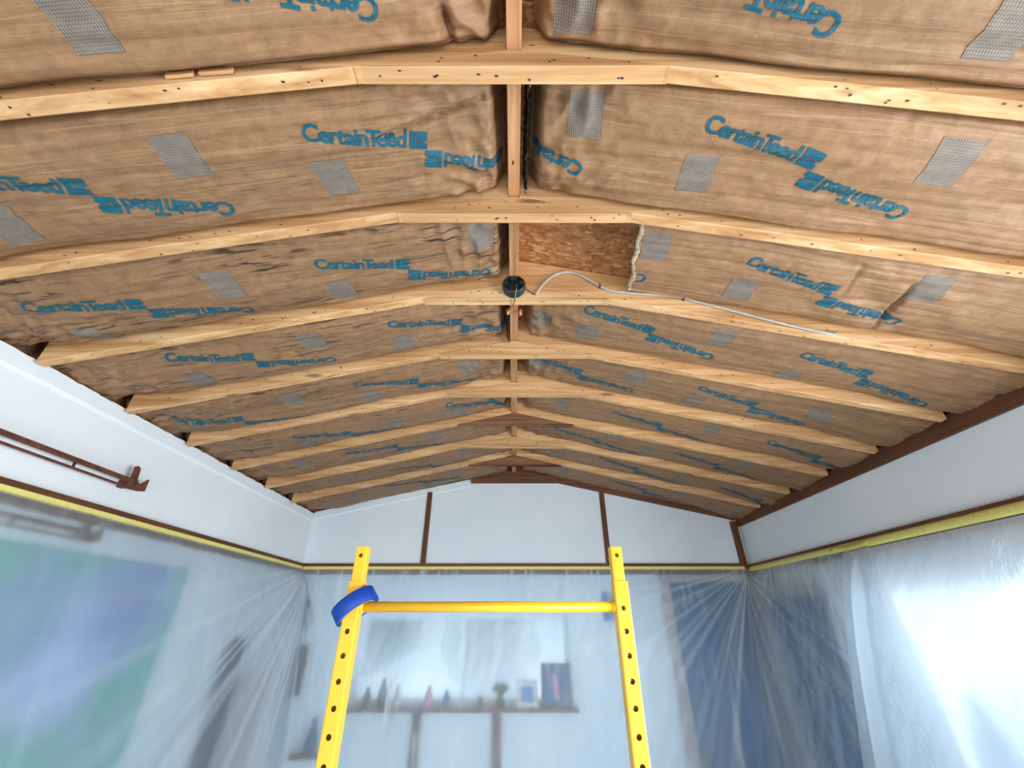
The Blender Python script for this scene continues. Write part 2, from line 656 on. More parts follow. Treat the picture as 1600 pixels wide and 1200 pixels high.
trim(box('trim_1', XL, XL + 0.018, YB, YE, Z(0.362), Z(0.444), 'brown', None, 0.002))
trim(box('trim_2', XL + 0.018, XR - 0.02, YE - 0.018, YE, Z(0.362), Z(0.445), 'brown_x', None, 0.002))
trim(box('trim_3', XR - 0.022, XR, YB, YE, Z(0.350), Z(0.432), 'brown', None, 0.002))
trim(box('trim_4', -0.797, -0.753, YE - 0.014, YE, Z(0.445), Z(1.055), 'brown_z', None, 0.002))
trim(box('trim_5', 0.787, 0.831, YE - 0.014, YE, Z(0.445), Z(1.072), 'brown_z', None, 0.002))
trim(box('trim_6', XR - 0.074, XR - 0.022, YE - 0.03, YE, Z(0.432), Z(0.79), 'brown_z', None, 0.002))
trim(box('trim_7', XR - 0.024, XR, YB, YE - 0.03, Z(0.742), Z(0.828), 'brown', None, 0.002))
# top plate and right rake board of the far wall
trim(prism('trim_8', [(-0.40, Z(1.138)), (0.415, Z(1.138)), (0.415, Z(1.186)), (0.30, Z(1.206)), (0.0, Z(1.262)), (-0.30, Z(1.206)), (-0.40, Z(1.186))],
           YE - 0.035, YE, 'brown_x', None, 0.0015))
zr = lambda x: 1.138 - 0.2165 * (x - 0.415)
trim(prism('trim_9', [(0.417, Z(zr(0.417))), (XR - 0.03, Z(zr(XR - 0.03))), (XR - 0.03, Z(zr(XR - 0.03) + 0.052)), (0.417, Z(zr(0.417) + 0.052))],
           YE - 0.032, YE, 'brown_x', None, 0.0015))
# the ragged white plaster lips along the left wall and the left rake
bm = bmesh.new()
N = 160
rowA, rowB, rowC = [], [], []
for i in range(N + 1):
    y = 0.2 + (YE - 0.2) * i / N
    j = 0.006 * nz(y * 9, 3.1) + 0.004 * nz(y * 41, 1.7)
    rowA.append(bm.verts.new((XL, y, Z(0.785) + j)))
    rowB.append(bm.verts.new((XL + 0.008, y, Z(0.80) + j)))
    rowC.append(bm.verts.new((XL + 0.006, y, Z(0.858) + 0.5 * j + 0.006 * nz(y * 77, 9))))
for i in range(N):
    bm.faces.new((rowA[i], rowA[i + 1], rowB[i + 1], rowB[i]))
    bm.faces.new((rowB[i], rowB[i + 1], rowC[i + 1], rowC[i]))
trim(from_bm('trim_10', bm, 'white'))
bm = bmesh.new()
rowA, rowB, rowC = [], [], []
for i in range(101):
    x = XL + (1.40) * i / 100
    j = 0.006 * nz(x * 11, 6.1) + 0.004 * nz(x * 47, 2.2)
    rowA.append(bm.verts.new((x, YE - 0.0005, Z(gz(x) - 0.072) + j)))
    rowB.append(bm.verts.new((x, YE - 0.007, Z(gz(x) - 0.06) + j)))
    rowC.append(bm.verts.new((x, YE - 0.006, Z(gz(x) - 0.002) + j)))
for i in range(100):
    bm.faces.new((rowA[i], rowA[i + 1], rowB[i + 1], rowB[i]))
    bm.faces.new((rowB[i], rowB[i + 1], rowC[i + 1], rowC[i]))
trim(from_bm('trim_11', bm, 'white_far'))
trim(box('trim_12', XL, XL + 0.05, YE - 0.006, YE, Z(0.445), Z(0.84), 'white_far', None, 0.002))


# windows -----------------------------------------------------------
def window(name, axis, p, thick, s0, s1, z0, z1, panes, frame='white_far'):
    """frame, panes and sill of an opening; axis = wall normal"""
    root = empty(name, ((s0 + s1) / 2, p, z0) if axis == 'Y' else (p, (s0 + s1) / 2, z0))
    root['kind'] = 'structure'

    def slab(n, a0, a1, b0, b1, d0, d1, mat, par):
        if axis == 'Y':
            return box(n, a0, a1, min(p + d0, p + d1), max(p + d0, p + d1), b0, b1, mat, par, 0.002 if n != 'pane' else 0)
        return box(n, min(p + d0, p + d1), max(p + d0, p + d1), a0, a1, b0, b1, mat, par, 0.002 if n != 'pane' else 0)
    f = 0.045
    slab('frame_rail', s0, s1, z1 - f, z1, 0.05, 0.10, frame, root)
    slab('frame_rail', s0, s1, z0, z0 + f, 0.05, 0.10, frame, root)
    slab('frame_stile', s0, s0 + f, z0 + f, z1 - f, 0.05, 0.10, frame, root)
    slab('frame_stile', s1 - f, s1, z0 + f, z1 - f, 0.05, 0.10, frame, root)
    wd = (s1 - s0 - 2 * f) / panes
    for i in range(panes):
        a0 = s0 + f + wd * i
        slab('pane', a0 + 0.004, a0 + wd - 0.004, z0 + f, z1 - f, 0.074, 0.079, 'glass', root)
        if i:
            slab('mullion', a0 - 0.016, a0 + 0.016, z0 + f, z1 - f, 0.055, 0.095, frame, root)
    return root


w1 = window('window_1', 'Y', YE, 0.12, *WIN_E, 2)
sill = box('sill', WIN_E[0] - 0.04, WIN_E[1] + 0.03, YE - 0.075, YE + 0.05, WIN_E[2] - 0.022, WIN_E[2] + 0.002, 'brown_x', w1, 0.002)
for x in (-0.705, -0.125):
    box('sill_bracket', x - 0.03, x + 0.03, YE - 0.03, YE, Z(-0.92), WIN_E[2] - 0.022, 'brown_z', w1, 0.002)
w2 = window('window_2', 'X', XR, 0.12, *WIN_R2, 1)
box('window_shelf', XR - 0.03, XR + 0.05, WIN_R2[0], WIN_R2[1], Z(-0.655), Z(-0.6402), 'white_far', w2, 0.002)
window('window_3_unseen', 'X', XR, 0.12, *WIN_R1, 2)  # unseen window, added and placed for the light from the right
# blue door with pale casing on the far wall
d1 = empty('door_1', (1.6, YE, 0))
d1['kind'] = 'structure'
box('door_leaf', 1.30, 1.90, YE - 0.022, YE - 0.001, 0.01, Z(0.30), 'navy', d1, 0.002)
box('door_casing', 1.215, 1.295, YE - 0.026, YE, 0.0, Z(0.30), 'grey_trim', d1, 0.003)
box('door_casing', 1.905, 1.965, YE - 0.026, YE, 0.0, Z(0.30), 'grey_trim', d1, 0.003)
box('door_head', 1.215, 1.965, YE - 0.026, YE, Z(0.302), Z(0.358), 'grey_trim', d1, 0.003)
for z0, z1 in ((0.2, 0.95), (1.1, 1.95)):
    box('door_panel', 1.40, 1.80, YE - 0.030, YE - 0.022, z0, z1, 'navy', d1, 0.003)
lathe('door_knob', [(0.008, 0), (0.01, -0.03), (0.026, -0.04), (0.028, -0.055), (0.015, -0.066)], (1.35, YE - 0.022, 1.0), 'rust', d1, 16, 'Y')

# ------------------------------------------------------------------ rafters
RAF_T = 0.038
Y0R, PITCH_R = 0.4673, 0.40656              # near face of the first rafter in view, spacing
RY = lambda k: Y0R + PITCH_R * (k - 1)
DEPTH = 0.136
NTH = ['overhead', 'first', 'second', 'third', 'fourth', 'fifth', 'sixth', 'seventh', 'eighth', 'ninth']


def rafter(parent, s, y0, seed):
    xs = [0.0195 + (1.775 - 0.0195) * i / 28 for i in range(29)] if s < 0 else [0.0195 + (1.955 - 0.0195) * i / 30 for i in range(31)]
    verts, faces = [], []
    for x in xs:
        wob = 0.0022 * nz(x * 3.1, seed, 1.0)
        wy = 0.003 * nz(x * 1.4, seed, 5.0)
        zb = Z(RIDGE - SLOPE * x) + wob
        zt = Z(RIDGE - SLOPE * x) + DEPTH
        c = 0.0025
        ring = [(y0 + c, zb), (y0 + RAF_T - c, zb), (y0 + RAF_T, zb + c), (y0 + RAF_T, zt), (y0, zt), (y0, zb + c)]
        for y, z in ring:
            verts.append((s * x, y + wy, z))
    n = 6
    for i in range(len(xs) - 1):
        for j in range(n):
            k2 = (j + 1) % n
            f = (i * n + j, i * n + k2, (i + 1) * n + k2, (i + 1) * n + j)
            faces.append(f if s > 0 else f[::-1])
    faces.append(tuple(range(n)))
    faces.append(tuple(range((len(xs) - 1) * n, len(xs) * n))[::-1])
    bm = bmesh.new()
    bv = [bm.verts.new(v) for v in verts]
    for f in faces:
        bm.faces.new([bv[i] for i in f])
    return from_bm('rafter', bm, 'pine', parent)


TIE_NOTE = {0: 'running directly overhead, nearest of all', 1: 'spanning the top of the view, nearest one visible', 2: 'just in front of the bare strand-board bay',
            3: 'carrying the black round junction box', 4: 'just behind the one with the junction box',
            5: 'with thickly nail-dotted tie, fifth from the camera', 6: 'with dark recessed tie, sixth from the camera',
            7: 'with pale tie, seventh from the camera', 8: 'with dark tie, farthest, nearest the white gable'}
for k in range(0, 9):
    y = RY(k)
    fr = empty('rafter_pair', (0, y, Z(RIDGE)))
    tag(fr, 'pine rafter pair with tie board, ' + TIE_NOTE[k], 'rafter', 'exposed roof rafters')
    rafter(fr, -1, y, k * 3.7)
    rafter(fr, 1, y, k * 5.3 + 40)
    hl, hr = 0.38 + R.uniform(-0.012, 0.012), 0.385 + R.uniform(-0.012, 0.02)
    dy = {4: -0.006, 5: -0.003, 6: 0.006, 8: 0.006}.get(k, -0.0012)
    zt = 1.236 - 0.004
    zb = 1.151
    g = 0.0012
    poly = [(-hl, Z(zb)), (hr, Z(zb)), (hr, Z(1.2335 - SLOPE * hr) - g), (0.0, Z(1.2335) - g), (-hl, Z(1.2335 - SLOPE * hl) - g)]
    prism('tie_board', poly, y + dy, y + RAF_T + (0.0 if dy > 0 else 0.001), 'pine_dark' if k in (6, 8) else 'pine', fr, 0.0012)
    # nail heads, staple holes and pitch pockets
    rn = random.Random(k + 90)
    vv, ff = [], []

    def mark(c, ax, bx, n_):
        r1, r2 = rn.uniform(0.0022, 0.0045), rn.uniform(0.0016, 0.003)
        i0 = len(vv)
        for q in range(7):
            an = q * 2 * math.pi / 7
            vv.append(c + ax * (r1 * math.cos(an) * rn.uniform(0.8, 1.3)) + bx * (r2 * math.sin(an)) + n_ * 0.0018)
        ff.append(tuple(range(i0, i0 + 7)))
    X_, Y_, Z_ = Vector((1, 0, 0)), Vector((0, 1, 0)), Vector((0, 0, 1))
    for q in range(9 + (6 if k == 5 else 0)):
        mark(Vector((rn.uniform(-0.33, 0.33), y + rn.uniform(0.006, 0.03), Z(zb))), X_, Y_, -Z_)
    for q in range(8):
        xx = rn.uniform(-0.28, 0.28)
        mark(Vector((xx, y + min(dy, 0), Z(zb + rn.uniform(0.012, 0.07 - 0.2 * abs(xx))))), X_, Z_, -Y_)
    for s in (-1, 1):
        for q in range(9):
            xx = rn.uniform(0.42, 1.7)
            mark(Vector((s * xx, y + rn.uniform(0.006, 0.03), Z(RIDGE - SLOPE * xx))), X_, Y_, -Z_)
            xx = rn.uniform(0.42, 1.7)
            mark(Vector((s * xx, y - 0.001, Z(RIDGE - SLOPE * xx + rn.uniform(0.008, 0.035)))), X_, Z_, -Y_)
    nm = from_py('nail_marks', vv, ff, 'dark', fr)
    nm['kind'] = 'stuff'
rb = box('ridge_board', -0.0185, 0.0185, YB, YE - 0.001, Z(RIDGE + 0.001), Z(RIDGE + DECK - 0.003), 'pine_ridge', None, 0.002)
tag(rb, 'long pine ridge board running along the roof peak above the ties', 'ridge board')

# ------------------------------------------------------------------ insulation batts
A0_L, A1_L, A0_R, A1_R = 0.030, 1.885, 0.052, 2.05


class Batt:
    def __init__(s, side, k):
        s.side, s.k = side, k
        s.y0, s.y1 = RY(k) + RAF_T + 0.004, RY(k + 1) - 0.004
        if k == 8:
            s.y1 = YE - 0.004
        s.seed = k * 11.3 + (side > 0) * 77
        r = random.Random(k * 31 + side)
        s.mid = (0.010 if side < 0 else (0.012 if k < 2 else 0.024)) + r.uniform(-0.005, 0.006)
        s.edge = ({0: 0.018, 1: 0.034}.get(k, 0.042) if side < 0 else {0: 0.018, 1: 0.030}.get(k, 0.052)) + r.uniform(-0.005, 0.005)
        s.bias = r.uniform(-0.05, 0.1)
        s.a0 = A0_L if side < 0 else A0_R
        s.a1 = A1_L if side < 0 else A1_R

    def start(s, t):                        # where the facing begins, across the bay
        if s.side > 0 and s.k == 2:
            return 0.445 + 0.035 * t + 0.010 * nz(t * 6, 4.4) + 0.006 * nz(t * 31, 2.4)
        return s.a0

    def off(s, a, y):                       # height above the rafter undersides
        a = abs(a)
        t = (y - s.y0) / (s.y1 - s.y0)
        q = abs(2 * t - 1 + s.bias * math.sin(math.pi * t))
        z = s.mid + (s.edge - s.mid) * min(q, 1.0) ** 4
        z += 0.030 * sstep(0.90, 1.0, q)                # edge tucked up beside the rafter
        e = s.seed
        inner = 1 - sstep(0.8, 1.0, q)
        z += 0.011 * nz(a * 2.3, y * 7 + e) * (0.4 + inner)
        z += 0.0045 * nz(a * 1.7 + 9, y * 36 + e)
        z += 0.006 * abs(nz(a * 1.1 + 3, y * 50 + e))
        z += 0.007 * abs(nz(a * 5 + y * 6, y * 14 - a * 2 + e)) * sstep(0.1, 0.5, nz(a * 1.7, y * 3 + e + 20) + 0.25)
        z += 0.0018 * nz(a * 22, y * 30 + e)
        z += 0.020 * sstep(0.75, 1.0, q) * nz(a * 3.4 + 1, e + (7 if t > 0.5 else 0))
        if not (s.side > 0 and s.k == 2):
            near = 1 - sstep(0.10, 0.42, a)
            z += near * (0.034 * abs(nz(a * 12 + y * 9, y * 8 - a * 6 + e)) + 0.010 * nz(a * 7, y * 12 + e) + 0.008 * nz(a * 26, y * 17 + e))
            z += 0.085 * (1 - sstep(s.a0, s.a0 + (0.042 if s.side < 0 else 0.036), a))
        else:
            z += 0.012 * nz(a * 7 - y * 9, e) * sstep(0.9, 1.3, a) + 0.010 * abs(nz(a * 3 - y * 4, 3)) * sstep(0.8, 1.2, a)
        if s.side < 0:
            far = sstep(1.42, 1.72, a)
            z += far * (0.018 * nz(a * 14 + y * 4, y * 13 + e) + 0.012 * nz(a * 31, y * 27 + e)) + 0.03 * sstep(1.60, 1.80, a)
        else:
            z += -0.020 * sstep(1.60, 1.98, a) + 0.010 * sstep(1.5, 1.9, a) * nz(a * 11, y * 11 + e)
        z += crease((s.side, s.k), a, y)
        return max(-0.012, min(z, DECK - 0.012))

    def pt(s, a, y, drop=0.0):
        aa = abs(a)
        x = aa * CA
        return Vector((s.side * x, y, Z(RIDGE - SLOPE * x + s.off(aa, y) - drop)))


CREASES = {}
for side_, k_, p_, q_, dep_, wid_ in ((-1, 1, (600, 213), (752, 158), 0.042, 0.008), (1, 2, (1428, 452), (1366, 522), 0.026, 0.008), (1, 2, (1350, 418), (1318, 462), 0.008, 0.008),
                                      (-1, 1, (560, 297), (700, 268), 0.008, 0.008), (-1, 1, (470, 232), (600, 225), -0.006, 0.010), (1, 3, (1560, 560), (1480, 600), 0.014, 0.02),
                                      (-1, 2, (60, 500), (180, 490), 0.010, 0.010), (-1, 2, (30, 520), (200, 512), -0.012, 0.02), (1, 1, (1160, 150), (1420, 185), 0.012, 0.018),
                                      (1, 2, (1120, 372), (1400, 430), 0.008, 0.008), (-1, 0, (690, 15), (705, 75), 0.040, 0.010), (1, 0, (850, 10), (862, 55), 0.016, 0.010)):
    CREASES.setdefault((side_, k_), []).append((on_roof(*p_), on_roof(*q_), dep_, wid_))


def crease(key, a, y):
    z = 0.0
    for (a0, y0), (a1, y1), dep, wid in CREASES.get(key, ()):
        dx, dy = abs(a1) - abs(a0), y1 - y0
        L2 = dx * dx + dy * dy
        t = ((a - abs(a0)) * dx + (y - y0) * dy) / L2
        tc = max(0.0, min(1.0, t))
        ex, ey = a - abs(a0) - tc * dx, y - y0 - tc * dy
        wob = 0.006 * nz(tc * 5, a0, 2.0)
        d = math.hypot(ex, ey) + abs(wob) * 0.5
        z += dep * math.exp(-(d / wid) ** 2) * (0.35 + 0.65 * math.sin(math.pi * min(max(tc, 0.05), 0.95)))
    return z


def text_template():
    """one wordmark and its square, 1 unit long, baseline centred on y = 0; list of (verts, faces)"""
    cu = bpy.data.curves.new('t', 'FONT')
    cu.body = 'CertainTeed'
    cu.size = 1.0
    cu.offset = 0.026
    cu.space_character = 0.90
    cu.resolution_u = 3
    cu.body_format[6].kerning = -6
    cu.body_format[7].kerning = -11
    ob = bpy.data.objects.new('t', cu)
    COL.objects.link(ob)
    bpy.context.view_layer.update()
    dg = bpy.context.evaluated_depsgraph_get()
    me = bpy.data.meshes.new_from_object(ob.evaluated_get(dg))
    bpy.data.objects.remove(ob, do_unlink=True)
    bm = bmesh.new()
    bm.from_mesh(me)
    bpy.data.meshes.remove(me)
    xs = [v.co.x for v in bm.verts]
    ys = [v.co.y for v in bm.verts]
    x0, x1, y0, y1 = min(xs), max(xs), min(ys), max(ys)
    L, H = 0.268, 0.046
    for v in bm.verts:
        v.co.x = (v.co.x - x0) / (x1 - x0) * L
        v.co.y = ((v.co.y - y0) / (y1 - y0) - 0.5) * H
        v.co.z = 0
    # square logo with a stepped slot in it
    def quad(ax, bx, ay, by):
        bm.faces.new([bm.verts.new((px, py, 0)) for px, py in ((ax, ay), (bx, ay), (bx, by), (ax, by))])
    q0, sq = 0.276, 0.049
    h = sq / 2
    quad(q0, q0 + sq, h - 0.015, h)
    quad(q0, q0 + sq, -h, -h + 0.016)
    quad(q0, q0 + 0.016, -h + 0.016, h - 0.015)
    quad(q0 + 0.020, q0 + sq - 0.008, -h + 0.016, -h + 0.023)
    quad(q0 + 0.020, q0 + sq, -h + 0.025, h - 0.015)
    for i in range(1, 34):
        bmesh.ops.bisect_plane(bm, geom=list(bm.verts) + list(bm.edges) + list(bm.faces), dist=1e-6, plane_co=(i * 0.0098, 0, 0), plane_no=(1, 0, 0))
    for yy in (-0.014, -0.005, 0.004, 0.013):
        bmesh.ops.bisect_plane(bm, geom=list(bm.verts) + list(bm.edges) + list(bm.faces), dist=1e-6, plane_co=(0, yy, 0), plane_no=(0, 1, 0))
    bmesh.ops.triangulate(bm, faces=[f for f in bm.faces if len(f.verts) > 4])
    bm.verts.index_update()
    vs2 = [(v.co.x, v.co.y) for v in bm.verts]
    fs = [tuple(v.index for v in f.verts) for f in bm.faces]
    bm.free()
    return vs2, fs


TV, TF = text_template()
TLEN = 0.325


def wordmark(b, parent, a, y, flip, rot):
    """a, y = the C end (or, flipped, the square's end); a is signed along +X"""
    ca_, sa = math.cos(rot), math.sin(rot)
    ok, pos = [], []
    for tx, ty in TV:
        if flip:
            tx, ty = TLEN - tx, -ty
        da, dy = tx * ca_ + ty * sa, tx * sa - ty * ca_
        aa, yy = a + da, y + dy
        t = (yy - b.y0) / (b.y1 - b.y0)
        good = 0.03 < t < 0.965 and aa * b.side > b.start(t) + 0.006 and abs(aa) < b.a1 - 0.01
        ok.append(good)
        pos.append(b.pt(aa, yy, 0.0022) if good else Vector((0, 0, 0)))
    faces = [f for f in TF if all(ok[i] for i in f)]
    if not faces:
        return
    used = sorted({i for f in faces for i in f})
    ix = {j: n for n, j in enumerate(used)}
    from_py('lettering', [pos[j] for j in used], [tuple(ix[i] for i in f) for f in faces], 'ink', parent)


def stamp_patch(b, parent, a, y, sk):
    n, m = 14, 14
    wa, wy = 0.092, 0.112
    verts, uvs, faces, ok = [], [], [], []
    for i in range(n + 1):
        for j in range(m + 1):
            u, v = i / n, j / m
            aa = a + (u - 0.5) * wa + (v - 0.5) * sk
            yy = y + (v - 0.5) * wy
            t = (yy - b.y0) / (b.y1 - b.y0)
            ok.append(0.02 < t < 0.97 and aa * b.side > b.start(t) + 0.004 and abs(aa) < b.a1 - 0.01)
            verts.append(b.pt(aa, yy, 0.0014))
            uvs.append((u, v))
    for i in range(n):
        for j in range(m):
            f = (i * (m + 1) + j, (i + 1) * (m + 1) + j, (i + 1) * (m + 1) + j + 1, i * (m + 1) + j + 1)
            if all(ok[q] for q in f):
                faces.append(f)
    if faces:
        from_py('print_patch', verts, faces, 'stamp', parent, True, uvs)


ROT = math.radians(12)
# pixel of the C of each upright wordmark, by side and bay
TXT = {(-1, 1): [(473, 203)], (-1, 2): [(492, 410), (38, 475)], (-1, 3): [(607, 503), (257, 560)], (-1, 4): [(554, 597), (265, 660)],
       (-1, 5): [(697, 630), (458, 680)], (-1, 6): [(544, 705)], (-1, 7): [(610, 734)], (-1, 8): [(600, 758)],
       (1, 1): [(1103, 187)], (1, 2): [(1172, 410)], (1, 3): [(914, 485), (1254, 555)], (1, 4): [(1093, 608)],
       (1, 5): [(957, 643), (1201, 690)], (1, 6): [(866, 668), (1056, 708)], (1, 7): [(937, 717), (1126, 762)], (1, 8): [(955, 751)]}
# further wordmark pairs given by (a, y) of the C of the upright one
TXT_AY = {(-1, 0): [(-0.93, 0.19)], (1, 0): [(0.08, 0.19)], (-1, 1): [(-1.47, 0.61)], (1, 1): [(-0.41, 0.57)], (1, 2): [(-0.10, 0.985)],
          (1, 4): [(0.062, 1.835)]}
STAMP = {(-1, 0): [(125, 30)], (-1, 1): [(285, 243), (525, 277), (15, 352)], (-1, 2): [(350, 443), (535, 454), (752, 366), (150, 525)],
         (-1, 3): [(490, 530), (632, 536), (312, 592)], (-1, 4): [(457, 622), (580, 617), (733, 570), (290, 684)],
         (-1, 5): [(617, 656), (484, 690), (716, 641)], (-1, 6): [(680, 681), (470, 725), (566, 716)], (-1, 7): [(545, 748), (727, 705)],
         (-1, 8): [(550, 775), (710, 737)],
         (1, 0): [(1575, 40), (900, 8)], (1, 1): [(915, 178), (1088, 272), (1478, 250)], (1, 2): [(1025, 388), (1158, 455), (1455, 455)],
         (1, 3): [(917, 520), (1128, 530), (1232, 590), (845, 500)], (1, 4): [(993, 592), (1085, 628), (1280, 655), (840, 570)],
         (1, 5): [(935, 668), (1112, 672), (880, 632)], (1, 6): [(965, 680), (1165, 725), (1010, 703)], (1, 7): [(875, 710), (1060, 750)],
         (1, 8): [(880, 735), (1060, 770)]}
SIDE = {-1: 'left', 1: 'right'}
BAY = ['at the top edge before first rafter', 'between first and second rafters', 'between second and third rafters',
       'between third and fourth rafters', 'between fourth and fifth rafters', 'between fifth and sixth rafters',
       'between sixth and seventh rafters', 'between seventh and eighth rafters', 'beyond eighth rafter against white gable']
for side in (-1, 1):
    for k in range(0, 9):
        b = Batt(side, k)
        na, ny = (300 if k < 3 else 160 if k < 5 else 100), (64 if k < 3 else 46 if k < 5 else 30)
        verts, uvs, faces = [], [], []
        for i in range(na + 1):
            for j in range(ny + 1):
                t = 0.5 - 0.5 * math.cos(math.pi * j / ny)
                t = 0.6 * t + 0.4 * j / ny
                y = b.y0 + (b.y1 - b.y0) * t
                st = b.start(t)
                f = i / na
                f = f * 0.75 + 0.25 * f * f
                a = st + (b.a1 - st) * f
                verts.append(b.pt(a, y))
                uvs.append((a * side + k * 3.1, y))
        for i in range(na):
            for j in range(ny):
                f = (i * (ny + 1) + j, (i + 1) * (ny + 1) + j, (i + 1) * (ny + 1) + j + 1, i * (ny + 1) + j + 1)
                faces.append(f[::-1] if side > 0 else f)
        batt = from_py('insulation_batt', verts, faces, 'kraft', None, True, uvs)
        extra = ', torn short' if (side, k) == (1, 2) else ''
        tag(batt, 'brown kraft insulation batt on %s slope %s%s' % (SIDE[side], BAY[k], extra), 'insulation', 'insulation batts')
        batt['mildew'] = {-1: [0.1, 0.25, 1.0, 0.8, 0.9, 0.8, 0.8, 0.7, 0.6], 1: [0.1, 0.1, 0.15, 0.15, 0.15, 0.2, 0.2, 0.2, 0.2]}[side][k]
        pairs = [on_roof(u, v) for u, v in TXT.get((side, k), [])] + TXT_AY.get((side, k), [])
        for a, y in pairs:
            rot = ROT if side > 0 or k < 3 else math.radians(13.5)
            wordmark(b, batt, a, y, False, rot)
            ca_, sa = math.cos(rot), math.sin(rot)
            tx, ty = TLEN - 0.004, -0.052
            wordmark(b, batt, a + tx * ca_ + ty * sa, y + tx * sa - ty * ca_, True, rot)
        for u, v in STAMP.get((side, k), []):
            a, y = on_roof(u, v)
            stamp_patch(b, batt, a, y, R.uniform(-0.006, 0.012))
        if (side, k) == (1, 2):             # torn pale rim of the cut batt
            vv, ff = [], []
            m = 60
            for j in range(m + 1):
                t = j / m
                y = b.y0 + (b.y1 - b.y0) * t
                st = b.start(t)
                p = b.pt(st, y)
                q = 0.008 + 0.006 * nz(t * 23, 8.8)
                vv += [p + Vector((0.004, 0, -0.0022)), p + Vector((-q, 0, 0.0)), p + Vector((-q * 0.4, 0, 0.012)), Vector((p.x + 0.03, y, Z(RIDGE + DECK - 0.004 - SLOPE * (p.x + 0.03))))]
            for j in range(m):
                for q in range(3):
                    ff.append((j * 4 + q, j * 4 + q + 1, (j + 1) * 4 + q + 1, (j + 1) * 4 + q))
            o = from_py('torn_edge', vv, ff, 'fibre', batt, True)

# crumpled dark film tucked beside the ridge board
def crumpled(name, x, y0, y1, z0, z1, label, mat='foil', seed=0.0):
    vv, ff = [], []
    n, m = 60, 8
    for i in range(n + 1):
        for j in range(m + 1):
            y = y0 + (y1 - y0) * i / n
            t = j / m
            xx = x + 0.007 * nz(y * 38, t * 4, seed) + 0.005 * nz(y * 90, t * 9, seed + 4)
            zz = z0 + (z1 - z0) * t + 0.012 * nz(y * 22, t, seed + 9) * (1 - t)
            vv.append((xx + 0.010 * (0.5 - t), y, zz))
    for i in range(n):
        for j in range(m):
            ff.append((i * (m + 1) + j, (i + 1) * (m + 1) + j, (i + 1) * (m + 1) + j + 1, i * (m + 1) + j + 1))
    o = from_py(name, vv, ff, mat, None, False)
    sm = o.modifiers.new('thick', 'SOLIDIFY')
    sm.thickness = 0.0012
    return tag(o, label, 'plastic film', 'film scraps at the ridge')


crumpled('film_scrap', 0.036, RY(1) + 0.05, RY(2) - 0.01, Z(1.228), Z(1.30), 'crumpled shiny black film beside ridge board before the second rafter', 'foil', 1)
crumpled('film_scrap', -0.031, RY(3) + 0.05, RY(4) - 0.01, Z(1.214), Z(1.27), 'crumpled black film left of ridge board behind the junction box', 'foil', 5)

# ------------------------------------------------------------------ junction box and cable on the third rafter
y3 = RY(3)
jb = empty('junction_box', (0, y3 - 0.002, Z(1.19)))
tag(jb, 'black round electrical junction box on the tie of the third rafter', 'junction box')
lathe('box_body', [(0.046, 0.0), (0.047, -0.004), (0.047, -0.034), (0.044, -0.038), (0.040, -0.038), (0.039, -0.012), (0.02, -0.012)],
      (0, y3 - 0.0025, Z(1.196)), 'boxblack', jb, 12, 'Y', False)
for sx in (-1, 1):
    box('box_lug', sx * 0.030 - 0.008, sx * 0.030 + 0.008, y3 - 0.047, y3 - 0.014, Z(1.190), Z(1.204), 'boxblack', jb, 0.002)
box('cable_clamp', -0.014, 0.014, y3 - 0.042, y3 - 0.012, Z(1.216), Z(1.232), 'boxblack', jb, 0.002)
tube('ground_wire', [(0.008, y3 - 0.03, Z(1.190)), (0.012, y3 - 0.046, Z(1.180)), (0.010, y3 - 0.045, Z(1.158)), (0.006, y3 - 0.030, Z(1.143)),
                     (0.002, y3 + 0.010, Z(1.140)), (-0.006, y3 + 0.055, Z(1.150)), (-0.016, y3 + 0.10, Z(1.19)), (-0.024, y3 + 0.16, Z(1.222))], 0.0026, 'wirecu', jb, 8)
for (x, y, z) in ((-0.027, y3 + 0.165, 1.220), (0.029, y3 + 0.172, 1.222)):
    lathe('wire_nut', [(0.006, 0.014), (0.008, 0.010), (0.0085, -0.004), (0.006, -0.014), (0.004, -0.016)], (x, y, Z(z)), 'nut', jb, 10)
cp = [(838, 462), (850, 443), (868, 429), (890, 425), (908, 431), (925, 440), (950, 453), (975, 457), (1000, 459), (1030, 461), (1060, 464), (1095, 473),
      (1150, 487), (1200, 500), (1250, 512), (1300, 522)]
pts = [on_y(u, v, y3 - 0.009) for u, v in cp]
pts += [Vector((1.246, y3 - 0.0065, Z(0.972)))]
pts[0] = Vector((0.088, y3 - 0.006, Z(1.165)))
dense = []
for i in range(len(pts) - 1):
    p0, p1, p2, p3 = pts[max(i - 1, 0)], pts[i], pts[i + 1], pts[min(i + 2, len(pts) - 1)]
    for q in range(4):
        t = q / 4
        dense.append(0.5 * ((2 * p1) + (p2 - p0) * t + (2 * p0 - 5 * p1 + 4 * p2 - p3) * t * t + (3 * p1 - p0 - 3 * p2 + p3) * t ** 3))
dense.append(pts[-1])
cb = tube('electrical_cable', dense, 0.0052, 'cable', None, 8)
tag(cb, 'grey electrical cable snaking along the third rafter right of the junction box', 'cable')
tube('bare_end', [Vector((0.088, y3 - 0.006, Z(1.165))), Vector((0.074, y3 - 0.005, Z(1.176))), Vector((0.05, y3 - 0.012, Z(1.19)))], 0.002, 'rust', cb, 6)
for f in (22, 41):
    p = dense[f]
    box('staple', p.x - 0.003, p.x + 0.003, y3 - 0.0155, y3, p.z - 0.008, p.z + 0.008, 'dark', cb, 0.001)
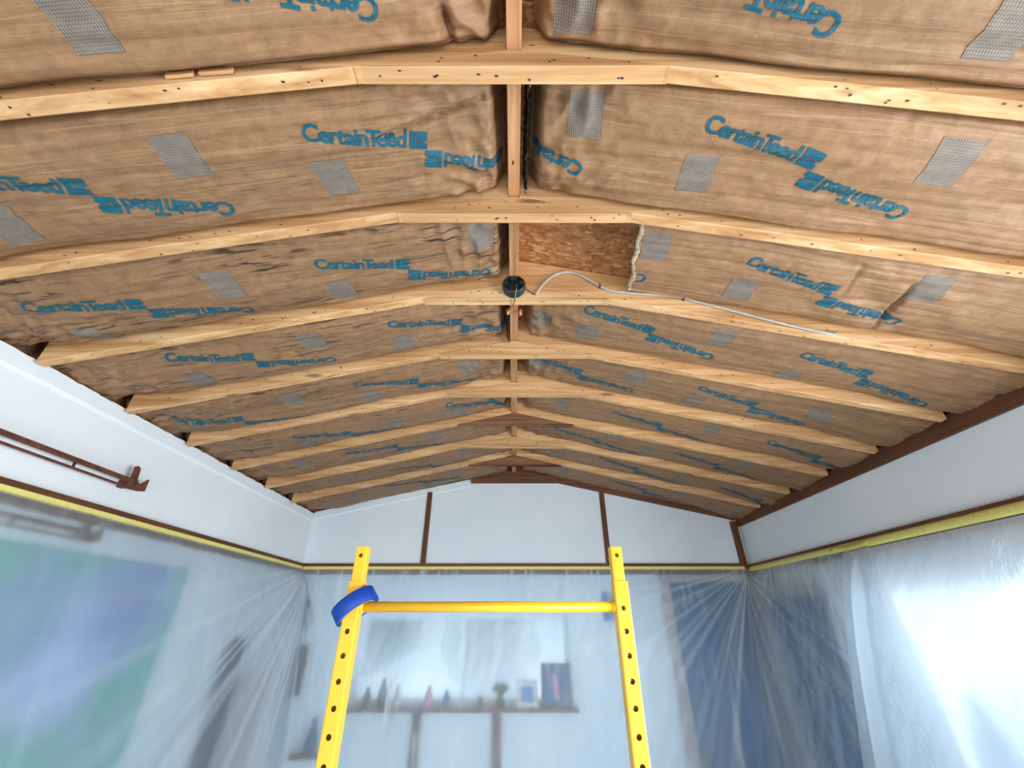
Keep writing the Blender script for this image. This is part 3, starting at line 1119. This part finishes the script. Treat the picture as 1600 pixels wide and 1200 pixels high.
# two splinters of shim wood above the first rafter
for i, (u, v, ln) in enumerate(((281, 117, 0.06), (338, 112, 0.075))):
    p = on_y(u, v, RY(1) - 0.006)
    o = box('wood_shim', -ln / 2, ln / 2, -0.004, 0.004, -0.008, 0.008, 'pine', None, 0.0015)
    o.location = p
    o.rotation_euler = (0, -0.2 + 0.06 * i, 0)
    tag(o, ['short split pine shim above first rafter, nearer the left edge', 'longer pine shim sliver above first rafter, nearer the ridge'][i], 'shim', 'shims on first rafter')

# ------------------------------------------------------------------ masking tape
tag(box('masking_tape', XL + 0.018, XL + 0.0205, YB + 0.05, YE - 0.03, Z(TAPE_B), Z(TAPE_T), 'tape', None), 'pale yellow masking tape strip along the left wall trim', 'tape', 'masking tape strips')
tag(box('masking_tape', XL + 0.021, XR - 0.05, YE - 0.0205, YE - 0.018, Z(TAPE_B + 0.002), Z(TAPE_T), 'tape', None), 'pale yellow masking tape strip along the far wall trim', 'tape', 'masking tape strips')
bm = bmesh.new()
n = 60
rows = []
for i in range(n + 1):
    y = 1.1 + (YE - 0.04 - 1.1) * i / n
    r = [bm.verts.new((XR - 0.0225 - d + 0.003 * nz(y * 6, zz), y, Z(zz))) for d, zz in ((0.0, 0.414), (0.003, 0.402), (0.008, 0.392), (0.006, 0.380), (0.001, 0.372))]
    rows.append(r)
for i in range(n):
    for j in range(4):
        bm.faces.new((rows[i][j], rows[i + 1][j], rows[i + 1][j + 1], rows[i][j + 1]))
o = from_bm('masking_tape', bm, 'tape', None, True)
o.modifiers.new('thick', 'SOLIDIFY').thickness = 0.0008
tag(o, 'puckered yellow masking tape strip along the right wall trim', 'tape', 'masking tape strips')
bm = bmesh.new()
rows = []
for i in range(9):
    y = 2.40 + 0.30 * i / 8
    rows.append([bm.verts.new((XR - 0.036 - 0.006 * math.sin(i) - 0.010 * j - (0.012 if i > 6 else 0), y, Z(0.404 - 0.014 * j + 0.002 * math.sin(i * 2.1)))) for j in range(3)])
for i in range(8):
    for j in range(2):
        bm.faces.new((rows[i][j], rows[i + 1][j], rows[i + 1][j + 1], rows[i][j + 1]))
o = from_bm('tape_flap', bm, 'tape', None, True)
o.modifiers.new('thick', 'SOLIDIFY').thickness = 0.0008
tag(o, 'short peeling tape flap where the right sheets overlap', 'tape')


# ------------------------------------------------------------------ plastic sheets
def warp(n, lo, hi, p):                     # denser samples near lo
    return [lo + (hi - lo) * (i / n) ** p for i in range(n + 1)]


def corner_c(d):                            # how far the sheet stands off the corner, d below tape
    return 0.022 + 0.11 * (1 - math.exp(-d / 0.40))


def ridges(sc_, d, spec):
    r = math.hypot(sc_, d)
    th = math.atan2(d, sc_)
    z = 0.0
    for th0, wd, amp, reach in spec:
        z += amp * math.exp(-((th - th0) / wd) ** 2) * min(r / 0.12, 1.0) * math.exp(-r / reach)
    return z


def fan(seed, n, lo, hi, amp=0.012, reach=0.5):
    r = random.Random(seed)
    return [(lo + (hi - lo) * (i + r.uniform(0.1, 0.9)) / n, r.uniform(0.016, 0.045), amp * r.uniform(0.25, 1.25), reach * r.uniform(0.5, 1.5)) for i in range(n)]


def drape(s, d, seed):
    z = 0.012 * nz(s * 5, d * 0.7, seed) + 0.022 * nz(s * 1.6, d * 0.5, seed + 3) * min(d / 0.3, 1)
    z += 0.006 * (nz(s * 34, d * 3.0, seed + 5)) * math.exp(-d / 0.10)
    z += 0.004 * nz(s * 16 + d * 7, d * 5, seed + 8)
    return z * min(d / 0.05, 1.0)


def sheet(name, ss, ds, fn, label, fold=None):
    vv, ff = [], []
    for s in ss:
        for d in ds:
            vv.append(fn(s, d))
    m = len(ds)
    for i in range(len(ss) - 1):
        for j in range(m - 1):
            ff.append((i * m + j, (i + 1) * m + j, (i + 1) * m + j + 1, i * m + j + 1))
    o = from_py(name, vv, ff, 'film', None, True)
    at = o.data.attributes.new('fold', 'FLOAT', 'POINT')
    i = 0
    for s in ss:
        for d in ds:
            at.data[i].value = min(1.0, fold(s, d)) if fold else 0.0
            i += 1
    tag(o, label, 'plastic sheet', 'masking plastic sheets')
    return o


def streak(s, d, spec):                     # gathered film is more opaque along its folds
    return 110 * ridges(s, d, [(a_, w_ * 0.7, m_, r_ * 1.6) for a_, w_, m_, r_ in spec])


def pleat(s, d, seed):
    p = sstep(0.12, 0.5, nz(s * 34, d * 3.0, seed + 5)) * math.exp(-d / 0.16)
    return p + 0.5 * sstep(0.25, 0.6, nz(s * 11 + d * 1.5, d * 1.1, seed + 11)) + 0.3 * sstep(0.3, 0.5, nz(s * 26 - d * 2, d * 2.2, seed + 14))


FL = fan(3, 17, 0.15, 1.50, 0.013, 0.55)
FEL = fan(5, 8, 0.75, 1.52, 0.010, 0.4)
FER = fan(8, 15, 0.12, 1.50, 0.014, 0.5)
FR = fan(12, 9, 0.45, 1.50, 0.012, 0.5)
TOPZ = TAPE_B + 0.006
DS = warp(150, 0.0, TOPZ + ZC - 0.02, 1.55)


def f_left(s, d):                           # s = distance from the far left corner
    c = corner_c(d)
    lift = 0.024 + 0.080 * (1 - math.exp(-d / 0.16))
    o_ = lift + (c - 0.022) * math.exp(-s / 0.30)
    o_ += drape(s, d, 1.0) * min(s / 0.1, 1) + ridges(s, d, FL)
    y = YE - c - s
    return (XL + max(o_, 0.0225), y, Z(TOPZ - d))


sheet('plastic_sheet', warp(230, 0.0, 2.9, 1.5), DS, f_left, 'translucent plastic sheet over left wall in front of green and lilac shapes',
      lambda s, d: streak(s, d, FL) + 0.35 * pleat(s, d, 1.0))


def f_end(s, d):                            # s = distance from the far left corner along X
    W_ = XR - XL
    c = corner_c(d)
    s2 = W_ - s
    lift = 0.024 + 0.095 * (1 - math.exp(-d / 0.22))
    e = math.exp(-s / 0.22) + math.exp(-s2 / 0.22)
    o_ = lift * (1 - min(e, 1)) + c * min(e, 1.0)
    o_ += drape(s, d, 30.0) * min(s / 0.1, s2 / 0.1, 1) + ridges(s, d, FEL) + ridges(s2, d, FER)
    xx = XL + c + (W_ - 2 * c) * (s / W_)
    return (xx, YE - max(o_, 0.0225), Z(TOPZ - d))


W_ = XR - XL
hs = warp(170, 0.0, W_ / 2, 1.45)
SE = hs + [W_ - v for v in hs[-2::-1]]
sheet('plastic_sheet', SE, DS, f_end, 'translucent plastic sheet over far wall behind the yellow frame',
      lambda s, d: streak(s, d, FEL) + streak(W_ - s, d, FER) + pleat(s, d, 30.0))


def f_right(s, d):                          # s = distance from far right corner towards camera
    c = corner_c(d)
    d2 = d + 0.022
    lift = 0.026 + 0.05 * (1 - math.exp(-d / 0.12))
    o_ = lift + (c - 0.022) * math.exp(-s / 0.30)
    o_ += drape(s, d, 60.0) * min(s / 0.1, 1) + ridges(s, d, FR)
    return (XR - max(o_, 0.024), YE - c - s, Z(TOPZ - 0.018 * min(s / 0.1, 1) - d))


sheet('plastic_sheet', warp(150, 0.0, 1.35, 1.35), DS, f_right, 'crinkled plastic sheet on right wall beside the far corner',
      lambda s, d: streak(s, d, FR) + 0.8 * pleat(s, d, 60.0))


def f_near(s, d):                           # overlapping loose sheet nearer the camera
    y0 = 2.62 + 0.26 * min(d / 0.9, 1.3) * (1 - math.exp(-d / 0.3))
    y = y0 - s
    o_ = 0.050 + 0.10 * (1 - math.exp(-d / 0.25))
    o_ += 0.020 * math.exp(-((s - 0.09 - 0.03 * d) / 0.018) ** 2) * min(d / 0.2, 1) - 0.015 * math.exp(-((s - 0.14 - 0.05 * d) / 0.03) ** 2) * min(d / 0.2, 1)
    o_ += 0.6 * drape(s, d, 90.0) + 0.018 * nz(s * 2.2 - d * 1.0, d * 0.6, 4.0) * min(d / 0.3, 1)
    return (XR - o_, y, Z(0.362 - d))


sheet('plastic_sheet', warp(120, 0.0, 1.45, 1.2), DS[:-4], f_near, 'smooth bright plastic sheet hanging over right wall, nearest the camera',
      lambda s, d: 0.6 + 0.4 * math.exp(-((s - 0.09 - 0.03 * d) / 0.02) ** 2))

# ------------------------------------------------------------------ double curtain rods on the left wall
def curtain_rod(zc, xr, y_end, label, sc_=1.0):
    root = empty('curtain_rod', (XL, y_end, Z(zc)))
    tag(root, label, 'curtain rod', 'curtain rods on the left wall')
    box('upper_rail', xr - 0.006, xr + 0.010 * sc_, 0.4, y_end - 0.092, Z(zc), Z(zc + 0.017), 'rust', root, 0.002)
    box('lower_rail', xr - 0.006, xr + 0.004, 0.4, y_end - 0.092, Z(zc - 0.026), Z(zc - 0.017), 'rust', root, 0.002)
    box('rail_pin', xr - 0.004, xr + 0.004, y_end - 0.36, y_end - 0.354, Z(zc - 0.018), Z(zc + 0.001), 'dark', root)
    # end bracket: tall blade and J-shaped lip in the plane of the wall
    prof = [(-0.108, -0.014), (-0.098, 0.012), (-0.094, 0.016), (-0.098, 0.070), (-0.086, 0.078), (-0.070, 0.070), (-0.062, 0.022), (-0.044, 0.006), (-0.030, 0.008),
            (-0.022, 0.020), (-0.012, 0.030), (0.0, 0.040), (0.002, -0.016), (-0.03, -0.024), (-0.085, -0.028), (-0.108, -0.024)]
    bm = bmesh.new()
    lay = []
    for xx in (xr - 0.002, xr + 0.007 * sc_):
        lay.append([bm.verts.new((xx, y_end + p, Z(zc + q))) for p, q in prof])
    n = len(prof)
    bm.faces.new(lay[0])
    bm.faces.new(lay[1][::-1])
    for i in range(n):
        bm.faces.new((lay[0][i], lay[1][i], lay[1][(i + 1) % n], lay[0][(i + 1) % n]))
    from_bm('end_bracket', bm, 'rust', root)
    box('wall_plate', XL, xr - 0.008, y_end - 0.092, y_end - 0.066, Z(zc - 0.022), Z(zc + 0.012), 'rust', root, 0.002)
    return root


curtain_rod(0.557, XL + 0.050, 1.935, 'rusty double curtain rod with hooked end on the white left wall')
curtain_rod(0.320, XL + 0.022, 1.860, 'dim curtain rod with hooked end seen through plastic below the trim', 0.5)

# ------------------------------------------------------------------ yellow scaffold end frame
YS, TW = 1.30, 0.041
XU = (-0.444, 0.300)


def holed_tube(name, x, y, z0, z1, wd, holes, hr, mat, parent, th=0.0022):
    """square tube with round holes through front and back faces"""
    h = wd / 2
    seg = 20
    bm = bmesh.new()
    cv = 0.004

    def face_panel(yy, sgn):
        cells = []
        prev = z0
        for hz in holes:
            if hz - h > prev + 1e-5:
                cells.append((prev, hz - h, None))
            cells.append((hz - h, hz + h, hz))
            prev = hz + h
        if prev < z1:
            cells.append((prev, z1, None))
        for a, b2, hz in cells:
            if hz is None:
                f = [bm.verts.new(p) for p in ((x - h + cv, yy, a), (x + h - cv, yy, a), (x + h - cv, yy, b2), (x - h + cv, yy, b2))]
                bm.faces.new(f if sgn < 0 else f[::-1])
            else:
                inn, outr = [], []
                for j in range(seg):
                    an = 2 * math.pi * (j + 0.5) / seg
                    c_, s_ = math.cos(an), math.sin(an)
                    inn.append(bm.verts.new((x + hr * c_, yy, hz + hr * s_)))
                    mx_ = max(abs(c_) / (h - cv), abs(s_) / h)
                    outr.append(bm.verts.new((x + c_ / mx_, yy, hz + s_ / mx_)))
                for j in range(seg):
                    k2 = (j + 1) % seg
                    f = (inn[j], outr[j], outr[k2], inn[k2])
                    bm.faces.new(f if sgn < 0 else f[::-1])
                cs = [(x + h - cv, hz + h), (x - h + cv, hz + h), (x - h + cv, hz - h), (x + h - cv, hz - h)]
                for qi, (qx, qz) in enumerate(cs):
                    j = (seg // 4) * (qi) + seg // 8 - (0 if seg % 8 else 1)
                    # nearest pair of outer points around this corner
                    od = sorted(range(seg), key=lambda q: (outr[q].co.x - qx) ** 2 + (outr[q].co.z - qz) ** 2)[:2]
                    cvn = bm.verts.new((qx, yy, qz))
                    lo_, hi_ = sorted(od)
                    if lo_ == 0 and hi_ == seg - 1:
                        lo_, hi_ = hi_, lo_
                    f = (outr[lo_], cvn, outr[hi_])
                    try:
                        bm.faces.new(f if sgn < 0 else f[::-1])
                    except ValueError:
                        pass
    face_panel(y - h, -1)
    face_panel(y + h, 1)
    # rounded edges and plain sides
    prof = [(-h + cv, -h), (-h + cv * 0.3, -h + cv * 0.3), (-h, -h + cv), (-h, h - cv), (-h + cv * 0.3, h - cv * 0.3), (-h + cv, h)]
    for sg in (1, -1):
        for i in range(len(prof) - 1):
            (ax, ay), (bx2, by) = prof[i], prof[i + 1]
            f = [bm.verts.new(p) for p in ((x + sg * ax, y + ay, z0), (x + sg * ax, y + ay, z1), (x + sg * bx2, y + by, z1), (x + sg * bx2, y + by, z0))]
            bm.faces.new(f if sg > 0 else f[::-1])
    bmesh.ops.remove_doubles(bm, verts=bm.verts, dist=1e-5)
    me = bpy.data.meshes.new(name)
    bm.to_mesh(me)
    bm.free()
    o = put(name, me, mat, parent)
    md = o.modifiers.new('wall', 'SOLIDIFY')
    md.thickness = th
    md.offset = -1
    return o


sf = empty('scaffold_frame', (sum(XU) / 2, YS, 0))
tag(sf, 'yellow steel scaffold end frame with rows of round holes', 'scaffold')
HZ0, HP = 0.0375, 0.0545
for x in XU:
    zs = sorted(Z(HZ0 - HP * i) for i in range(0, 28))
    holed_tube('upright', x, YS, 0.14, Z(0.104), TW, zs, 0.0066, 'yellow', sf)
    holed_tube('extension_post', x - 0.002 if x > 0 else x, YS, Z(0.012), Z(0.196), 0.034, [Z(HZ0), Z(0.172)], 0.0060, 'yellow', sf)
    # caster
    cst = empty('caster', (x, YS, 0))
    cst.parent = sf
    cst.matrix_parent_inverse = sf.matrix_basis.inverted()
    tube('caster_stem', [(x, YS, 0.10), (x, YS, 0.16)], 0.012, 'dark', cst)
    for sx in (-1, 1):
        box('caster_fork', x + sx * 0.024 - 0.003, x + sx * 0.024 + 0.003, YS - 0.022, YS + 0.022, 0.05, 0.125, 'dark', cst, 0.001)
    box('caster_plate', x - 0.028, x + 0.028, YS - 0.022, YS + 0.022, 0.120, 0.127, 'dark', cst, 0.001)
    lathe('caster_wheel', [(0.01, -0.018), (0.058, -0.018), (0.062, -0.012), (0.062, 0.012), (0.058, 0.018), (0.01, 0.018)], (x, YS, 0.0625), 'rubber', cst, 24, 'X')
for zc in (0.041, -0.62, -1.28):
    tube('cross_bar', [(XU[0] + TW / 2 - 0.002, YS, Z(zc)), (XU[1] - TW / 2 + 0.002, YS, Z(zc))], 0.0133, 'yellow', sf, 20)
for x, sx in ((XU[0] + TW / 2, 1), (XU[1] - TW / 2, -1)):
    lathe('weld_bead', [(0.0165, 0.0), (0.0172, sx * 0.003), (0.0135, sx * 0.008)], (x, YS, Z(0.041)), 'yellow', sf, 20, 'X')

# roll of blue tape hung over the left upright
root = empty('tape_roll', (XU[0], YS, Z(0.045)))
tag(root, 'roll of blue painters tape hung over the left yellow upright', 'tape roll')


def ring(name, ro, ri, hw, mat):
    bm = bmesh.new()
    seg = 64
    prof = [(ro, -hw + 0.001), (ro, hw - 0.001), (ro - 0.001, hw), (ri, hw), (ri, -hw), (ro - 0.001, -hw)]
    rows_ = []
    for j in range(seg):
        an = 2 * math.pi * j / seg
        rows_.append([bm.verts.new((r_ * math.cos(an), r_ * math.sin(an), z_)) for r_, z_ in prof])
    for j in range(seg):
        for i in range(len(prof)):
            i2 = (i + 1) % len(prof)
            bm.faces.new((rows_[j][i], rows_[j][i2], rows_[(j + 1) % seg][i2], rows_[(j + 1) % seg][i]))
    bmesh.ops.recalc_face_normals(bm, faces=bm.faces)
    me = bpy.data.meshes.new(name)
    bm.to_mesh(me)
    bm.free()
    me.materials.append(M[mat])
    o = bpy.data.objects.new(name, me)
    COL.objects.link(o)
    o.parent = root
    for p in me.polygons:
        p.use_smooth = len(p.vertices) == 4 and abs(p.normal.z) < 0.1
    return o


ring('tape_winding', 0.060, 0.047, 0.019, 'blue_tape')
ring('cardboard_core', 0.0468, 0.044, 0.0188, 'card')
root.rotation_euler = (D(-4), D(-37), 0)
root.location = (XU[0] + 0.003, YS + 0.002, Z(0.044))

# ------------------------------------------------------------------ things seen dimly through the plastic
tag(box('hanging_cloth', XL + 0.001, XL + 0.010, 0.6, 2.46, Z(-1.25), Z(0.255), 'cloth', None, 0.002), 'large green and lilac wall hanging blurred behind the left plastic', 'wall hanging')
o = box('leaning_board', XL + 0.004, XL + 0.030, 2.99, 3.17, 0.0, Z(-0.08), 'dark', None, 0.003)
tag(o, 'dark narrow board behind left plastic near the far corner', 'board')
o = box('pale_panel', XL + 0.001, XL + 0.014, 3.22, 3.62, Z(-1.0), Z(-0.30), 'pale', None, 0.003)
tag(o, 'pale beige panel behind left plastic beside the dark board', 'panel')


def speaker(x0, x1, z0, z1, label):
    r = empty('corner_speaker', ((x0 + x1) / 2, YE, z0))
    tag(r, label, 'speaker', 'dark speakers in the left corner')
    box('cabinet', x0, x1, YE - 0.050, YE, z0, z1, 'dark', r, 0.004)
    for q in (0.3, 0.7):
        lathe('cone', [(0.028, 0.0), (0.030, -0.003), (0.022, -0.002), (0.010, 0.001)], ((x0 + x1) / 2, YE - 0.050, z0 + (z1 - z0) * q), 'rubber', r, 18, 'Y')


speaker(-1.685, -1.595, Z(-0.46), Z(-0.14), 'dark wall speaker blurred in left corner, lower of two')
speaker(-1.74, -1.655, Z(-0.03), Z(0.17), 'small dark wall speaker blurred in left corner, upper of two')
shelf = box('small_shelf', -1.56, -1.32, YE - 0.085, YE, Z(-0.805), Z(-0.785), 'brown_x', None, 0.002)
tag(shelf, 'small shelf behind plastic left of the yellow upright', 'shelf')
tag(lathe('vase', [(0.025, 0), (0.04, 0.03), (0.042, 0.09), (0.024, 0.14), (0.016, 0.17), (0.022, 0.20)], (-1.43, YE - 0.043, Z(-0.785)), 'teal'), 'dark teal vase on the small shelf behind plastic', 'vase')

SZ = WIN_E[2] + 0.002


def picture(name, x0, x1, hgt, frame, art, label, fw=0.02, y=None):
    y = YE - 0.05 if y is None else y
    r = empty(name, ((x0 + x1) / 2, y, SZ))
    tag(r, label, 'picture')
    box('frame_side', x0, x0 + fw, y, y + 0.016, SZ, SZ + hgt, frame, r, 0.002)
    box('frame_side', x1 - fw, x1, y, y + 0.016, SZ, SZ + hgt, frame, r, 0.002)
    box('frame_side', x0 + fw, x1 - fw, y, y + 0.016, SZ, SZ + fw, frame, r, 0.002)
    box('frame_side', x0 + fw, x1 - fw, y, y + 0.016, SZ + hgt - fw, SZ + hgt, frame, r, 0.002)
    box('picture_sheet', x0 + fw, x1 - fw, y + 0.006, y + 0.014, SZ + fw, SZ + hgt - fw, art, r)
    return r


pr = picture('picture_frame', 0.205, 0.42, 0.27, 'dark', 'navy', 'dark framed picture at right end of the far window sill')
prism('picture_figure', [(0.30, SZ + 0.05), (0.335, SZ + 0.05), (0.33, SZ + 0.12), (0.315, SZ + 0.19), (0.285, SZ + 0.21), (0.29, SZ + 0.13)], YE - 0.046, YE - 0.0442, 'pink', pr)
picture('picture_frame', 0.02, 0.175, 0.165, 'pale', 'blue_print', 'small pale framed blue picture on the far window sill', 0.035)
pl = empty('potted_plant', (-0.10, YE - 0.03, SZ))
tag(pl, 'small dark potted plant on the far window sill', 'plant')
lathe('pot', [(0.022, 0), (0.03, 0.05), (0.032, 0.055), (0.026, 0.055)], (-0.10, YE - 0.03, SZ), 'dark', pl, 16)
for i in range(9):
    an = i * 2.4
    dx, dy = math.cos(an), math.sin(an) * 0.4
    h = 0.06 + 0.012 * (i % 4)
    b0 = Vector((-0.10, YE - 0.03, SZ + 0.05))
    pts_ = [b0, b0 + Vector((dx * 0.02, dy * 0.02, h * 0.6)), b0 + Vector((dx * 0.05, dy * 0.03, h)), b0 + Vector((dx * 0.075, dy * 0.04, h * 0.9))]
    tube('leaf', pts_, [0.003, 0.010, 0.012, 0.002], 'leaf', pl, 6)
for i, (x, mt, h, r_, lb) in enumerate(((-0.63, 'pink', 0.13, 0.028, 'pink bottle on the far window sill, left of the plant'),
                                        (-0.97, 'teal', 0.17, 0.032, 'dark teal jug on the far window sill, second from the left end'),
                                        (-1.08, 'dark', 0.12, 0.030, 'dark jar at the left end of the far window sill'),
                                        (-0.50, 'navy', 0.10, 0.030, 'short blue jar right of the pink bottle on the sill'),
                                        (-0.86, 'pale', 0.14, 0.022, 'pale bottle between the teal jug and pink bottle'),
                                        (-0.25, 'dark', 0.07, 0.022, 'little dark cup left of the plant on the sill'))):
    tag(lathe(['bottle', 'jug', 'jar', 'jar', 'bottle', 'cup'][i], [(r_ * 0.8, 0), (r_, 0.01), (r_, h * 0.6), (r_ * 0.45, h * 0.8), (r_ * 0.4, h), (r_ * 0.5, h)], (x, YE - 0.028, SZ), mt, None, 16),
        lb, ['bottle', 'jug', 'jar', 'jar', 'bottle', 'cup'][i], 'ornaments on the far sill')
r_ = empty('plaque', (0.765, YE, Z(0.12)))
tag(r_, 'small blue plaque on far wall beside the right yellow upright', 'plaque')
box('plaque_board', 0.73, 0.80, YE - 0.012, YE, Z(0.03), Z(0.22), 'blue_print', r_, 0.003)
box('plaque_rim', 0.722, 0.808, YE - 0.006, YE, Z(0.022), Z(0.228), 'navy', r_, 0.003)

# blue curtain and blue jug on the right wall
vv, ff = [], []
for i in range(61):
    y = 3.02 + 0.66 * i / 60
    dx = 0.010 * math.sin(i * 0.75) + 0.004 * math.sin(i * 1.9)
    for j in range(9):
        vv.append((XR - 0.022 + dx * (0.4 + 0.6 * j / 8), y, Z(0.16) - (Z(0.16) - 0.25) * j / 8))
for i in range(60):
    for j in range(8):
        ff.append((i * 9 + j, (i + 1) * 9 + j, (i + 1) * 9 + j + 1, i * 9 + j + 1))
o = from_py('blue_curtain', vv, ff, 'curtain', None, True)
o.modifiers.new('thick', 'SOLIDIFY').thickness = 0.003
tag(o, 'steel blue curtain blurred behind plastic on the right wall', 'curtain')
o = lathe('jug', [(0.04, 0), (0.064, 0.05), (0.068, 0.14), (0.055, 0.24), (0.03, 0.30), (0.036, 0.36)], (XR + 0.012, 2.29, Z(-0.64)), 'navy')
tag(o, 'large blurred dark blue jug behind plastic on the right wall', 'jug')
o = lathe('jar', [(0.04, 0), (0.06, 0.04), (0.06, 0.40), (0.04, 0.44)], (XR + 0.0, 1.86, Z(-0.64)), 'navy')
tag(o, 'tall blurred blue jar behind plastic at the right edge', 'jar')

# trees outside the far window
for i, (x, y, z, r2, lb) in enumerate(((-2.0, 6.2, 1.25, 0.85, 'round leafy tree outside the far window, left'), (-0.35, 7.6, 0.7, 0.7, 'lower leafy tree outside the far window, centre'),
                                       (1.5, 6.6, 1.0, 0.8, 'leafy tree outside the far window, right'))):
    t_ = empty('tree', (x, y, 0))
    tag(t_, lb, 'tree', 'trees outside')
    bm = bmesh.new()
    bmesh.ops.create_icosphere(bm, subdivisions=4, radius=r2)
    for v in bm.verts:
        n_ = v.co.normalized()
        v.co += n_ * (0.22 * mnoise.noise(n_ * 3 + Vector((i, 0, 0))) + 0.12 * mnoise.noise(n_ * 9))
        v.co += Vector((x, y, z + 0.9))
    from_bm('crown', bm, 'tree', t_, False)
    tube('trunk', [(x, y, 0), (x + 0.03, y, 0.7), (x, y, z + 0.4)], [0.11, 0.09, 0.07], 'brown_z', t_, 10)
